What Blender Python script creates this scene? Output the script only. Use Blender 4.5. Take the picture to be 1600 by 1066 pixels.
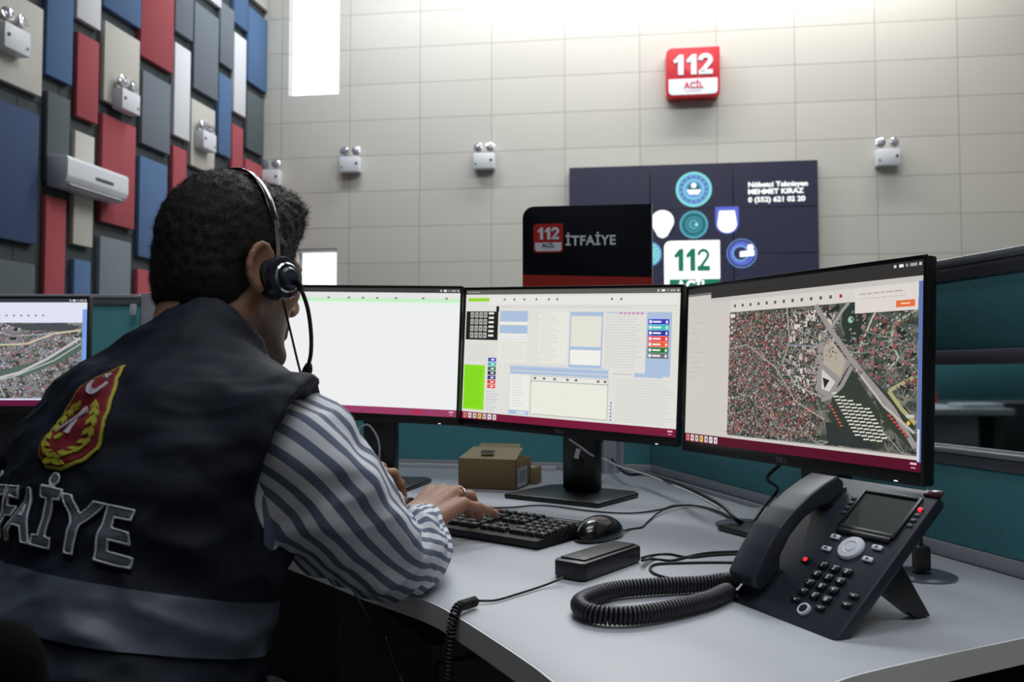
import bpy, bmesh, math, random
import numpy as np
from mathutils import Vector, Matrix, noise
from mathutils.bvhtree import BVHTree
PI = math.pi
for o in list(bpy.data.objects): bpy.data.objects.remove(o)
SC = bpy.context.scene
COL = SC.collection
random.seed(7); np.random.seed(7)

# ------------------------------------------------------------------ camera, world, lights, exposure
F = 1291.0; HZ = 585.0; CZ = 1.03; ZD = 0.75
TH = math.atan((HZ-533)/F)
cam = bpy.data.cameras.new('camera'); camo = bpy.data.objects.new('camera', cam); COL.objects.link(camo)
cam.sensor_width = 36.0; cam.lens = F/1600*36.0; cam.clip_start = 0.02; cam.clip_end = 100
camo.location = (0, 0, CZ); camo.rotation_euler = (PI/2+TH, 0, 0)
cam.dof.use_dof = True; cam.dof.focus_distance = 1.25; cam.dof.aperture_fstop = 7.5
SC.camera = camo
SC.view_settings.view_transform = 'Standard'; SC.view_settings.look = 'None'
SC.view_settings.gamma = 1; SC.view_settings.use_curve_mapping = False
SC.view_settings.exposure = 0.0
W = bpy.data.worlds.new('sky'); SC.world = W; W.use_nodes = True
W.node_tree.nodes['Background'].inputs[0].default_value = (0.86, 0.94, 1, 1)
W.node_tree.nodes['Background'].inputs[1].default_value = 2.6

def area(name, loc, size, power, color=(1, 1, 1), rot=(0, 0, 0), spread=None):
    l = bpy.data.lights.new(name, 'AREA'); l.shape = 'RECTANGLE'; l.size, l.size_y = size
    l.energy = power; l.color = color
    if spread: l.spread = math.radians(spread)
    o = bpy.data.objects.new(name, l); COL.objects.link(o); o.location = loc; o.rotation_euler = rot
    return o
# wall washing row near the back wall, general ceiling panels over the hall, unseen fill added behind the camera for room bounce
area('light_wall_row', (3.2, 11.7, 8.55), (8.0, .5), 440, (1, .99, .97), (math.radians(14), 0, math.radians(-7.4)))
area('light_wall_left', (-2.4, 11.3, 8.5), (2.4, .6), 170, (.92, .97, 1), (math.radians(10), 0, math.radians(-7.4)))
area('light_hall_mid', (1.8, 7.2, 8.5), (6, 2.0), 470, (.95, .98, 1), spread=150)
area('light_hall_front', (.6, .8, 8.5), (4, 2.0), 62, (.92, .96, 1), spread=110)
area('light_rear_fill', (1.5, -2.6, 8.5), (4, 1.6), 95, (.92, .96, 1), spread=120)

# ------------------------------------------------------------------ pixel helpers (photograph pixel -> point on a real plane)
_C, _S = math.cos(TH), math.sin(TH)
def ray(px, py):
    u = 533-py
    return Vector((px-800, F*_C-u*_S, F*_S+u*_C))
def atz(px, py, z=ZD):
    d = ray(px, py); return Vector((0, 0, CZ))+d*((z-CZ)/d.z)
def atY(px, py, Y):
    d = ray(px, py); return Vector((0, 0, CZ))+d*(Y/d.y)
def atpl(px, py, p0, n):
    d = ray(px, py); o = Vector((0, 0, CZ)); return o+d*((Vector(p0)-o).dot(n)/d.dot(n))

# ------------------------------------------------------------------ materials
def lin(c):
    c = np.array(c, float)/255.0
    return tuple(np.where(c <= .04045, c/12.92, ((c+.055)/1.055)**2.4))
MC = {}
def mat(name, rgb, rough=.6, metal=0, var=0, scale=30, bump=0, bscale=200, spec=.5, trans=0, coat=0, alpha=1, sheen=0):
    if name in MC: return MC[name]
    m = bpy.data.materials.new(name); m.use_nodes = True; nt = m.node_tree; b = nt.nodes['Principled BSDF']
    c = lin(rgb); b.inputs['Base Color'].default_value = (*c, 1)
    b.inputs['Roughness'].default_value = rough; b.inputs['Metallic'].default_value = metal
    b.inputs['Specular IOR Level'].default_value = spec
    if trans: b.inputs['Transmission Weight'].default_value = trans
    if coat: b.inputs['Coat Weight'].default_value = coat
    if sheen: b.inputs['Sheen Weight'].default_value = sheen
    tc = nt.nodes.new('ShaderNodeTexCoord')
    if var:
        n = nt.nodes.new('ShaderNodeTexNoise'); n.inputs['Scale'].default_value = scale; n.inputs['Detail'].default_value = 5
        nt.links.new(tc.outputs['Object'], n.inputs['Vector'])
        mx = nt.nodes.new('ShaderNodeMix'); mx.data_type = 'RGBA'
        mx.inputs[6].default_value = (*[x*(1-var) for x in c], 1); mx.inputs[7].default_value = (*[min(1, x*(1+var)) for x in c], 1)
        nt.links.new(n.outputs['Fac'], mx.inputs[0]); nt.links.new(mx.outputs[2], b.inputs['Base Color'])
    if bump:
        n = nt.nodes.new('ShaderNodeTexNoise'); n.inputs['Scale'].default_value = bscale; n.inputs['Detail'].default_value = 3
        nt.links.new(tc.outputs['Object'], n.inputs['Vector'])
        bp = nt.nodes.new('ShaderNodeBump'); bp.inputs['Strength'].default_value = bump; bp.inputs['Distance'].default_value = .002
        nt.links.new(n.outputs['Fac'], bp.inputs['Height']); nt.links.new(bp.outputs[0], b.inputs['Normal'])
    MC[name] = m; return m
def emis(name, rgb, k=1.0, base=(10, 10, 10)):
    if name in MC: return MC[name]
    m = mat(name, base, .4); b = m.node_tree.nodes['Principled BSDF']
    b.inputs['Emission Color'].default_value = (*lin(rgb), 1); b.inputs['Emission Strength'].default_value = k
    return m
def tile_mat(name, rgb, mortar, bw, bh, off, mort=.006, rough=.6, var=.04, swap='xz', shift=(0, 0), bump=.25):
    m = mat(name, rgb, rough); nt = m.node_tree; b = nt.nodes['Principled BSDF']
    tc = nt.nodes.new('ShaderNodeTexCoord'); sp = nt.nodes.new('ShaderNodeSeparateXYZ'); cb = nt.nodes.new('ShaderNodeCombineXYZ')
    nt.links.new(tc.outputs['Object'], sp.inputs[0])
    for k, s in enumerate(swap): 
        ad = nt.nodes.new('ShaderNodeMath'); ad.operation = 'ADD'; ad.inputs[1].default_value = shift[k]
        nt.links.new(sp.outputs['XYZ'.index(s.upper())], ad.inputs[0]); nt.links.new(ad.outputs[0], cb.inputs[k])
    br = nt.nodes.new('ShaderNodeTexBrick'); br.offset = off; br.inputs['Scale'].default_value = 1
    br.inputs['Brick Width'].default_value = bw; br.inputs['Row Height'].default_value = bh; br.inputs['Mortar Size'].default_value = mort
    br.inputs['Mortar Smooth'].default_value = .3
    c = lin(rgb); br.inputs['Color1'].default_value = (*[x*(1-var) for x in c], 1); br.inputs['Color2'].default_value = (*[x*(1+var) for x in c], 1)
    br.inputs['Mortar'].default_value = (*lin(mortar), 1)
    nt.links.new(cb.outputs[0], br.inputs['Vector']); nt.links.new(br.outputs['Color'], b.inputs['Base Color'])
    bp = nt.nodes.new('ShaderNodeBump'); bp.invert = True; bp.inputs['Strength'].default_value = bump; bp.inputs['Distance'].default_value = .004
    nt.links.new(br.outputs['Fac'], bp.inputs['Height']); nt.links.new(bp.outputs[0], b.inputs['Normal'])
    return m
def vcol_mat(name, rough=.6, emit=0, spec=.3, bump=0, bscale=400, mult=None):
    if name in MC: return MC[name]
    m = mat(name, (5, 5, 5), rough, spec=spec, bump=bump, bscale=bscale); nt = m.node_tree; b = nt.nodes['Principled BSDF']
    a = nt.nodes.new('ShaderNodeAttribute'); a.attribute_name = 'Col'
    if emit:
        nt.links.new(a.outputs['Color'], b.inputs['Emission Color']); b.inputs['Emission Strength'].default_value = emit
    else: nt.links.new(a.outputs['Color'], b.inputs['Base Color'])
    return m

# ------------------------------------------------------------------ objects
MW = {}
def thing(name, label, cat, loc=(0, 0, 0), rotz=0, group=None, kind=None, M=None):
    o = bpy.data.objects.new(name, None); COL.objects.link(o); o.empty_display_size = .05
    if M is not None: o.matrix_world = M; MW[o.name] = M.copy()
    else:
        o.location = loc; o.rotation_euler = (0, 0, rotz); MW[o.name] = Matrix.Translation(loc) @ Matrix.Rotation(rotz, 4, 'Z')
    tag(o, label, cat, group, kind); return o
def tag(o, label=None, cat=None, group=None, kind=None):
    if label: o['label'] = label
    if cat: o['category'] = cat
    if group: o['group'] = group
    if kind: o['kind'] = kind
    return o
class G:
    """collects geometry, one mesh per G"""
    def __init__(s): s.v = []; s.f = []; s.m = []; s.uv = None; s.cols = None; s.n = 0
    def add(s, v, f, M=None, mi=0):
        if M is not None: v = [M @ Vector(p) for p in v]
        b = s.n; s.v += [tuple(p) for p in v]; s.n += len(v)
        s.f += [tuple(b+i for i in q) for q in f]; s.m += [mi]*len(f); return s
    def box(s, c, size, M=None, bev=0, mi=0, seg=2):
        bm = bmesh.new(); bmesh.ops.create_cube(bm, size=1)
        for q in bm.verts: q.co = Vector((q.co.x*size[0]+c[0], q.co.y*size[1]+c[1], q.co.z*size[2]+c[2]))
        if bev: bmesh.ops.bevel(bm, geom=bm.edges[:], offset=bev, segments=seg, profile=.5, affect='EDGES', clamp_overlap=True)
        return s.bm(bm, M, mi)
    def bm(s, bm, M=None, mi=0):
        bm.verts.index_update(); v = [q.co.copy() for q in bm.verts]; f = [[q.index for q in p.verts] for p in bm.faces]; bm.free()
        return s.add(v, f, M, mi)
    def prism(s, poly, h0, h1, M=None, bev=0, mi=0, seg=2):
        bm = bmesh.new(); lo = [bm.verts.new((x, y, h0)) for x, y in poly]
        fa = bm.faces.new(lo); bmesh.ops.recalc_face_normals(bm, faces=[fa])
        r = bmesh.ops.extrude_face_region(bm, geom=[fa]); 
        for q in r['geom']:
            if isinstance(q, bmesh.types.BMVert): q.co.z = h1
        bmesh.ops.recalc_face_normals(bm, faces=bm.faces[:])
        if bev: bmesh.ops.bevel(bm, geom=bm.edges[:], offset=bev, segments=seg, profile=.5, affect='EDGES', clamp_overlap=True)
        return s.bm(bm, M, mi)
    def lathe(s, prof, n=32, M=None, mi=0):
        v = []; f = []
        for r, z in prof:
            for k in range(n): v.append((r*math.cos(2*PI*k/n), r*math.sin(2*PI*k/n), z))
        for i in range(len(prof)-1):
            for k in range(n):
                a = i*n+k; b = i*n+(k+1) % n; f.append((a, b, b+n, a+n))
        if prof[0][0] > 1e-6: f.append(tuple(range(n))[::-1])
        if prof[-1][0] > 1e-6: f.append(tuple(range((len(prof)-1)*n, len(prof)*n)))
        return s.add(v, f, M, mi)
    def tube(s, pts, r, n=8, M=None, mi=0, closed=False, cap=True):
        P = np.array([tuple(p) for p in pts], float); N = len(P)
        R = np.full(N, r) if np.isscalar(r) else np.array(r)
        T = np.gradient(P, axis=0); T /= np.linalg.norm(T, axis=1)[:, None]+1e-12
        a = np.array([0, 0, 1.0]) if abs(T[0][2]) < .9 else np.array([1.0, 0, 0])
        u = np.cross(T[0], a); u /= np.linalg.norm(u); v = []
        for i in range(N):
            u = u-T[i]*np.dot(u, T[i]); u /= np.linalg.norm(u)+1e-12; w = np.cross(T[i], u)
            for k in range(n):
                an = 2*PI*k/n; v.append(P[i]+(u*math.cos(an)+w*math.sin(an))*R[i])
        f = []
        for i in range(N-1):
            for k in range(n):
                a_ = i*n+k; b_ = i*n+(k+1) % n; f.append((a_, b_, b_+n, a_+n))
        if cap: f.append(tuple(range(n))[::-1]); f.append(tuple(range((N-1)*n, N*n)))
        return s.add(v, f, M, mi)
    def build(s, name, m, parent=None, world=False, smooth=False, auto=True, cols=None):
        me = bpy.data.meshes.new(name); v = s.v
        if world and parent is not None:
            Mi = MW[parent.name].inverted(); v = [tuple(Mi @ Vector(p)) for p in v]
        me.from_pydata(v, [], s.f); 
        ms = m if isinstance(m, (list, tuple)) else [m]
        for q in ms: me.materials.append(q)
        if len(ms) > 1: me.polygons.foreach_set('material_index', s.m)
        if cols is not None:
            ca = me.color_attributes.new('Col', 'FLOAT_COLOR', 'CORNER'); arr = []
            for p, c in zip(me.polygons, cols): arr += [*c, 1.0]*len(p.vertices)
            ca.data.foreach_set('color', arr)
        if s.uv is not None:
            ul = me.uv_layers.new(name='UVMap'); arr = []
            for p in s.uv: arr += p
            ul.data.foreach_set('uv', arr)
        me.validate(); me.update()
        if smooth:
            me.polygons.foreach_set('use_smooth', [True]*len(me.polygons))
        elif auto:
            me.polygons.foreach_set('use_smooth', [True]*len(me.polygons)); me.set_sharp_from_angle(angle=math.radians(35))
        o = bpy.data.objects.new(name, me); COL.objects.link(o)
        if parent is not None:
            o.parent = parent; MW[o.name] = MW[parent.name].copy() 
        else: MW[o.name] = Matrix.Identity(4)
        return o
def struct(name, g, m, **k):
    o = g.build(name, m, **k); o['kind'] = 'structure'; return o
def copy_tree(o, parent=None):
    c = o.copy(); COL.objects.link(c); c.parent = parent
    if parent is None: pass
    for ch in [x for x in bpy.data.objects if x.parent == o]: copy_tree(ch, c)
    return c
def frame(o, x, y, z):
    return Matrix(((x[0], y[0], z[0], o[0]), (x[1], y[1], z[1], o[1]), (x[2], y[2], z[2], o[2]), (0, 0, 0, 1)))
def RZ(a): return Matrix.Rotation(a, 4, 'Z')
def TR(*p): return Matrix.Translation(p if len(p) == 3 else p[0])
def catmull(P, n=10):
    P = [Vector(p) for p in P]; out = []
    Q = [P[0]*2-P[1]]+P+[P[-1]*2-P[-2]]
    for i in range(1, len(Q)-2):
        a, b, c, d = Q[i-1], Q[i], Q[i+1], Q[i+2]
        for k in range(n):
            t = k/n
            out.append(.5*((2*b)+(-a+c)*t+(2*a-5*b+4*c-d)*t*t+(-a+3*b-3*c+d)*t*t*t))
    out.append(P[-1]); return out
def text_geo(s, h, depth, bold=0, spacing=1.0, voxel=None, hollow=0, width=None):
    """text centred on x, baseline y=0 .. cap height h, z from 0 to depth"""
    cu = bpy.data.curves.new('t', 'FONT'); cu.body = s; cu.align_x = 'CENTER'; cu.size = 1; cu.space_character = spacing
    if hollow: cu.fill_mode = 'NONE'; cu.bevel_depth = hollow; cu.bevel_resolution = 2
    else: cu.extrude = .05
    cu.offset = bold; cu.resolution_u = 6
    o = bpy.data.objects.new('t', cu); COL.objects.link(o)
    dg = bpy.context.evaluated_depsgraph_get(); me = bpy.data.meshes.new_from_object(o.evaluated_get(dg))
    v = np.array([p.co[:] for p in me.vertices]); f = [tuple(p.vertices) for p in me.polygons]
    bpy.data.objects.remove(o); bpy.data.curves.remove(cu); bpy.data.meshes.remove(me)
    k = h/.70; v[:, 0] *= k; v[:, 1] *= k
    if width: v[:, 0] *= width/(v[:, 0].max()-v[:, 0].min())
    v[:, 0] -= (v[:, 0].max()+v[:, 0].min())/2
    if hollow: v[:, 2] *= k
    else: v[:, 2] = (v[:, 2]/.1+.5)*depth
    return v, f
def digits112(h, depth, w, bold=.17):
    """bold 112, baseline y=0, centred on x"""
    g = G(); one = [(.02, .70), (.30, .98), (.50, .98), (.50, .02), (.24, .02), (.24, .66), (.10, .56)]
    for dx in (0, .60): g.prism([((x+dx), y) for x, y in one], 0, depth/h, None, .02)
    hw = bold/2+.02; P = [(1.51+.235*math.cos(a), .70+.20*math.sin(a)) for a in np.linspace(PI*1.02, -.55, 14)]+[(1.36, .18), (1.32, .13)]
    out_, in_ = [], []
    for i, (x, y) in enumerate(P):
        a_ = P[max(i-1, 0)]; b_ = P[min(i+1, len(P)-1)]; d = Vector((b_[0]-a_[0], b_[1]-a_[1])).normalized()
        out_.append((x-d.y*hw, y+d.x*hw)); in_.append((x+d.y*hw, y-d.x*hw))
    for i in range(len(P)-1): g.prism([out_[i], out_[i+1], in_[i+1], in_[i]], 0, depth/h)
    g.prism([(1.20, .02), (1.84, .02), (1.84, .24), (1.20, .24)], 0, depth/h, None, .01)
    v = np.array(g.v); s = w/1.84; v[:, 0] = (v[:, 0]-.93)*s; v[:, 1] *= h; v[:, 2] *= h
    return v, g.f
def remesh(v, f, vox):
    me = bpy.data.meshes.new('r'); me.from_pydata([tuple(p) for p in v], [], f)
    o = bpy.data.objects.new('r', me); COL.objects.link(o)
    md = o.modifiers.new('r', 'REMESH'); md.mode = 'VOXEL'; md.voxel_size = vox
    dg = bpy.context.evaluated_depsgraph_get(); m2 = bpy.data.meshes.new_from_object(o.evaluated_get(dg))
    v = np.array([p.co[:] for p in m2.vertices]); f = [tuple(p.vertices) for p in m2.polygons]
    bpy.data.objects.remove(o); bpy.data.meshes.remove(me); bpy.data.meshes.remove(m2)
    return v, f

# ------------------------------------------------------------------ implicit surfaces
class Field:
    def __init__(s, lo, hi, res):
        s.lo = np.array(lo, float); s.res = res
        s.n = np.ceil((np.array(hi)-s.lo)/res).astype(int)+1
        s.a = np.full(s.n, 1.0, np.float32)
    def _blk(s, lo, hi):
        i0 = np.clip(np.floor((lo-s.lo)/s.res).astype(int), 0, s.n); i1 = np.clip(np.ceil((hi-s.lo)/s.res).astype(int)+1, 0, s.n)
        ax = [(np.arange(i0[k], i1[k])*s.res+s.lo[k]).astype(np.float32) for k in range(3)]
        return tuple(slice(i0[k], i1[k]) for k in range(3)), ax[0][:, None, None], ax[1][None, :, None], ax[2][None, None, :]
    def _op(s, sl, d, k, op):
        a = s.a[sl]
        if a.size == 0: return
        if op == 'u':
            h = np.maximum(k-np.abs(a-d), 0)/k; s.a[sl] = np.minimum(a, d)-h*h*k*.25
        else:
            h = np.maximum(k-np.abs(a+d), 0)/k; s.a[sl] = np.maximum(a, -d)+h*h*k*.25
    def cone(s, a, b, ra, rb=None, k=.01, op='u'):
        a = np.array(a, float); b = np.array(b, float); rb = ra if rb is None else rb
        pad = max(ra, rb)+k+2*s.res
        sl, x, y, z = s._blk(np.minimum(a, b)-pad, np.maximum(a, b)+pad)
        d = b-a; dd = max(float(d@d), 1e-9)
        t = np.clip(((x-a[0])*d[0]+(y-a[1])*d[1]+(z-a[2])*d[2])/dd, 0, 1)
        q = np.sqrt((x-a[0]-t*d[0])**2+(y-a[1]-t*d[1])**2+(z-a[2]-t*d[2])**2)-(ra+(rb-ra)*t)
        s._op(sl, q.astype(np.float32), k, op)
    def ell(s, c, r, R=None, k=.01, op='u'):
        c = np.array(c, float); r = np.array(r, float); R = np.eye(3) if R is None else np.array(R)
        pad = max(r)+k+2*s.res
        sl, x, y, z = s._blk(c-pad, c+pad)
        p = [(x-c[0])*R[0, i]+(y-c[1])*R[1, i]+(z-c[2])*R[2, i] for i in range(3)]
        k0 = np.sqrt(sum((p[i]/r[i])**2 for i in range(3))); k1 = np.sqrt(sum((p[i]/r[i]**2)**2 for i in range(3)))+1e-9
        s._op(sl, (k0*(k0-1)/k1).astype(np.float32), k, op)
    def plane(s, p, n, k=.01):
        """removes the side the normal points to"""
        n = np.array(n, float); n /= np.linalg.norm(n); p = np.array(p)
        sl, x, y, z = s._blk(s.lo, s.lo+s.n*s.res)
        s._op(sl, -((x-p[0])*n[0]+(y-p[1])*n[1]+(z-p[2])*n[2]).astype(np.float32), k, 's')
    def mesh(s):
        f = s.a; ins = f < 0; n = s.n
        c = [ins[i:n[0]-1+i, j:n[1]-1+j, k:n[2]-1+k] for i in (0, 1) for j in (0, 1) for k in (0, 1)]
        cnt = sum(q.astype(np.int8) for q in c); act = (cnt > 0) & (cnt < 8)
        idx = np.argwhere(act); ids = np.full(act.shape, -1, np.int32); ids[act] = np.arange(len(idx))
        cor = np.array([(i, j, k) for i in (0, 1) for j in (0, 1) for k in (0, 1)])
        val = np.stack([f[idx[:, 0]+q[0], idx[:, 1]+q[1], idx[:, 2]+q[2]] for q in cor], 1)
        acc = np.zeros((len(idx), 3)); num = np.zeros(len(idx))
        for a in range(8):
            for b in range(a+1, 8):
                if np.abs(cor[a]-cor[b]).sum() != 1: continue
                m = (val[:, a] < 0) != (val[:, b] < 0); t = val[:, a]/(val[:, a]-val[:, b]+1e-12)
                p = cor[a]+(cor[b]-cor[a])*t[:, None]; acc[m] += p[m]; num[m] += 1
        V = (idx+acc/num[:, None])*s.res+s.lo; faces = []
        for ax in range(3):
            o1, o2 = [(1, 2), (2, 0), (0, 1)][ax]
            sh = [slice(None)]*3; sh[ax] = slice(0, n[ax]-1); sh2 = [slice(None)]*3; sh2[ax] = slice(1, n[ax])
            A = ins[tuple(sh)]; B = ins[tuple(sh2)]; e = np.argwhere(A != B)
            e = e[(e[:, o1] > 0) & (e[:, o2] > 0) & (e[:, o1] < n[o1]-1) & (e[:, o2] < n[o2]-1)]
            fl = A[e[:, 0], e[:, 1], e[:, 2]]; q = []
            for d1, d2 in ((-1, -1), (0, -1), (0, 0), (-1, 0)):
                w = e.copy(); w[:, o1] += d1; w[:, o2] += d2; q.append(ids[w[:, 0], w[:, 1], w[:, 2]])
            q = np.stack(q, 1); q[~fl] = q[~fl][:, ::-1]; faces.append(q)
        return V, np.concatenate(faces)
def npmesh(name, V, Fc, m, parent=None, cols=None, world=True):
    if world and parent is not None:
        Mi = np.array(MW[parent.name].inverted()); V = V@Mi[:3, :3].T+Mi[:3, 3]
    me = bpy.data.meshes.new(name); me.from_pydata(V.tolist(), [], Fc.tolist() if hasattr(Fc, 'tolist') else Fc)
    me.materials.append(m)
    if cols is not None:
        ca = me.color_attributes.new('Col', 'FLOAT_COLOR', 'POINT')
        ca.data.foreach_set('color', np.concatenate([cols, np.ones((len(cols), 1))], 1).astype(np.float32).ravel())
    me.polygons.foreach_set('use_smooth', [True]*len(me.polygons)); me.update()
    o = bpy.data.objects.new(name, me); COL.objects.link(o)
    if parent is not None: o.parent = parent; MW[o.name] = MW[parent.name].copy()
    return o
def vnormals(V, Fc):
    Fc = np.asarray(Fc); a, b, c, d = (V[Fc[:, i]] for i in range(4)); n = np.cross(c-a, d-b); N = np.zeros_like(V)
    for i in range(4): np.add.at(N, Fc[:, i], n)
    return N/(np.linalg.norm(N, axis=1)[:, None]+1e-12)

# ================================================================== THE HALL
# back wall: a line X,Y; direction DB; left wall direction DL
P0 = Vector((-4.222, 13.87, 0)); DB = Vector((.9917, -.1288, 0)).normalized(); NB = Vector((DB.y, -DB.x, 0))   # NB points into the room
DL = Vector((-.1975, -.9803, 0)).normalized(); NL = Vector((-DL.y, DL.x, 0))                                   # NL points into the room (+x)
HC = 8.7
MB_ = frame(P0, DB, -NB, (0, 0, 1))      # local x along wall, y away from the room (into the wall), z up
ML_ = frame(P0, DL, -NL, (0, 0, 1))
m_back = tile_mat('cream_wall_panels', (190, 188, 181), (148, 146, 139), 1.2, .6, 0, .007, .55, .035, 'xz', (-.32, .13))
m_slate = tile_mat('slate_acoustic_wall', (52, 60, 64), (24, 28, 30), 1.2, .6, .5, .012, .8, .08, 'xz', (.1, .2), .6)
def wloc(M, n, px, py):
    p = atpl(px, py, P0, n); q = M.inverted() @ p; return q
WIN = []
for (xa, ya, xb, yb) in ((451, -60, 531, 150), (463, 388, 526, 560)):
    a = wloc(MB_, NB, xa, yb); b = wloc(MB_, NB, xb, ya); WIN.append((a.x, b.x, a.z, min(b.z, HC-.35)))
# wall with two openings (column of the windows split into pieces, one mesh)
g = G(); x0 = min(w[0] for w in WIN); x1 = max(w[1] for w in WIN)
def wb(a, b, c, d): g.box(((a+b)/2, .15, (c+d)/2), (b-a, .3, d-c), MB_)
wb(-.3, x0, 0, HC); wb(x1, 16, 0, HC)
lo, hi = sorted(WIN, key=lambda w: w[2])
for (a, b, c, d), top, bot in ((hi, HC, (hi[2]+lo[3])/2), (lo, (hi[2]+lo[3])/2, 0)):
    if d < top: wb(x0, x1, d, top)
    wb(x0, x1, bot, c)
    if a > x0+1e-4: wb(x0, a, c, d)
    if b < x1-1e-4: wb(b, x1, c, d)
o = struct('wall_back', g, m_back, auto=False)
# tile texture lives in wall coordinates
for o_, M_ in ((o, MB_),):
    o_.data.transform(M_.inverted()); o_.matrix_world = M_
g = G().box((10, .1, HC/2), (20.4, .2, HC)); o = struct('wall_left', g, m_slate, auto=False); o.matrix_world = ML_
m_plain = mat('plain_wall', (188, 184, 176), .7, var=.03); m_floor = mat('grey_carpet', (66, 68, 72), .95, var=.25, scale=300)
A = P0+DB*13.2; B = P0+DL*20
g = G().box((0, 0, 0), (.2, 24, HC)); o = struct('wall_right', g, m_plain, auto=False); o.location = (A.x+.1, 3, HC/2)
g = G().box((0, 0, 0), (22, .2, HC)); o = struct('wall_front', g, m_plain, auto=False); o.location = (0, -5.4, HC/2)
g = G().box((0, 4, -.05), (30, 24, .1)); struct('floor', g, m_floor, auto=False)
g = G().box((0, 4, HC+.05), (30, 24, .1)); struct('ceiling', g, tile_mat('white_ceiling_tiles', (205, 205, 203), (150, 150, 150), .6, .6, 0, .01, .8, .01, 'xy'), auto=False)
m_frame = mat('window_frame_white', (190, 194, 196), .4); m_glass = mat('clear_glass', (240, 248, 246), .02, trans=1)
m_haze = emis('daylit_frosted_pane', (244, 250, 255), 1.35, (230, 235, 240))
for i, (a, b, c, d) in enumerate(WIN):
    w = thing('window_%d' % (i+1), None, None, M=MB_ @ TR(a, 0, c)); w['kind'] = 'structure'
    fw = .04; g = G()
    if i == 0: fw = .012
    for (p, q, r, s_) in ((0, fw, 0, d-c), (b-a-fw, b-a, 0, d-c), (fw, b-a-fw, 0, fw), (fw, b-a-fw, d-c-fw, d-c)):
        g.box(((p+q)/2, .14, (r+s_)/2), (q-p, .06, s_-r), None, .005)
    g.build('window_frame', m_frame, w)
    G().box(((b-a)/2, .15, (d-c)/2), (b-a-2*fw, .008, d-c-2*fw)).build('pane', m_haze, w, auto=False)
    if i == 1:
        g = G().box(((b-a)/2, .06, d-c-.03), (b-a-.02, .09, .06), None, .01); g.build('blind_box', mat('blind_box_white', (220, 222, 220), .5), w)

# --- acoustic panels on the left wall: (px left, px right, y top-left, y bottom-left, colour)
BLU, NAV, RED, GRY, CRM, WHT, DGR = (74, 102, 140), (50, 66, 100), (152, 68, 76), (104, 112, 122), (184, 181, 174), (206, 208, 214), (78, 86, 90)
PAN = [(-75, 52.2, -60, 96, CRM, 'large cream acoustic panel at left edge behind emergency lights'), (-80, 49.4, 128, 358, NAV, 'large navy acoustic panel under the cream panel at left edge'),
 (-80, 48.4, 393, 560, DGR, 'slate grey acoustic panel at left edge above the far monitor'),
 (68, 100, -120, 118, BLU, 'narrow tall blue acoustic panel reaching the top, second column'), (66, 98, 141.8, 284, DGR, 'narrow dark grey acoustic panel beside the air conditioner'),
 (63.5, 95, 304.6, 600, RED, 'narrow long red acoustic panel below air conditioner, left end'), (114.8, 143.6, -120, 29.3, WHT, 'narrow pale acoustic panel at top, left part of wall'),
 (113.5, 142, 49.5, 182, RED, 'narrow red acoustic panel above the air conditioner'), (109, 137.5, 203.7, 382, CRM, 'narrow cream acoustic panel crossed by the air conditioner'),
 (107.4, 135.6, 404.7, 600, BLU, 'narrow blue acoustic panel just right of far monitor'), (157, 207.4, -150, 11.3, BLU, 'wide blue acoustic panel at top above cream panel'),
 (156, 206.5, 32, 157.6, CRM, 'wide cream acoustic panel carrying an emergency light over its lower corner'), (152.5, 202.5, 176.7, 346.6, RED, 'wide red acoustic panel behind right end of air conditioner'),
 (148.2, 198.2, 368.4, 600, GRY, 'wide grey acoustic panel left of the seated head'), (217, 260, -200, 89.3, RED, 'wide tall red acoustic panel reaching the top'),
 (215.5, 256.5, 109, 224.5, GRY, 'wide grey acoustic panel right of emergency light'), (211, 253.5, 243, 401, BLU, 'wide blue acoustic panel just left of the seated head'),
 (207.5, 250, 420, 600, RED, 'red acoustic panel behind the nape of the seated person'), (270.4, 290.6, -200, 50, GRY, 'narrow grey acoustic panel at top beside tall red panel'),
 (266.4, 287.4, 65.7, 211.4, WHT, 'narrow white acoustic panel, left one of two'), (263.5, 283.5, 227, 400, RED, 'narrow red acoustic panel above the hair of seated person'),
 (297.5, 331.3, 2, 137.9, GRY, 'wide blue grey acoustic panel between two narrow columns'), (297, 335, -140, -19, WHT, 'white acoustic panel cut off at the top edge'),
 (292.4, 327.4, 153.6, 258.7, CRM, 'cream acoustic panel behind third emergency light'), (338.4, 355.5, 1.3, 98.5, GRY, 'narrow grey acoustic panel near the corner, top'),
 (336, 352.8, 113, 240, BLU, 'narrow blue acoustic panel right of the third emergency light'), (361.5, 377.3, -150, 35.5, BLU, 'narrow blue acoustic panel at top near the corner'),
 (360.2, 375.4, 50, 174.6, WHT, 'narrow white acoustic panel closest to the corner'), (356.8, 372, 193, 330, RED, 'narrow red acoustic panel under white panel near corner'),
 (384, 409, -150, -6, CRM, 'cream acoustic panel at top beside the corner'), (382.2, 408.8, 9.2, 127.4, BLU, 'blue acoustic panel beside the corner'),
 (380, 404.8, 140.5, 232.4, DGR, 'dark grey acoustic panel beside the corner'), (378, 403, 248, 400, RED, 'red acoustic panel beside the corner behind the hair')]
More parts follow.
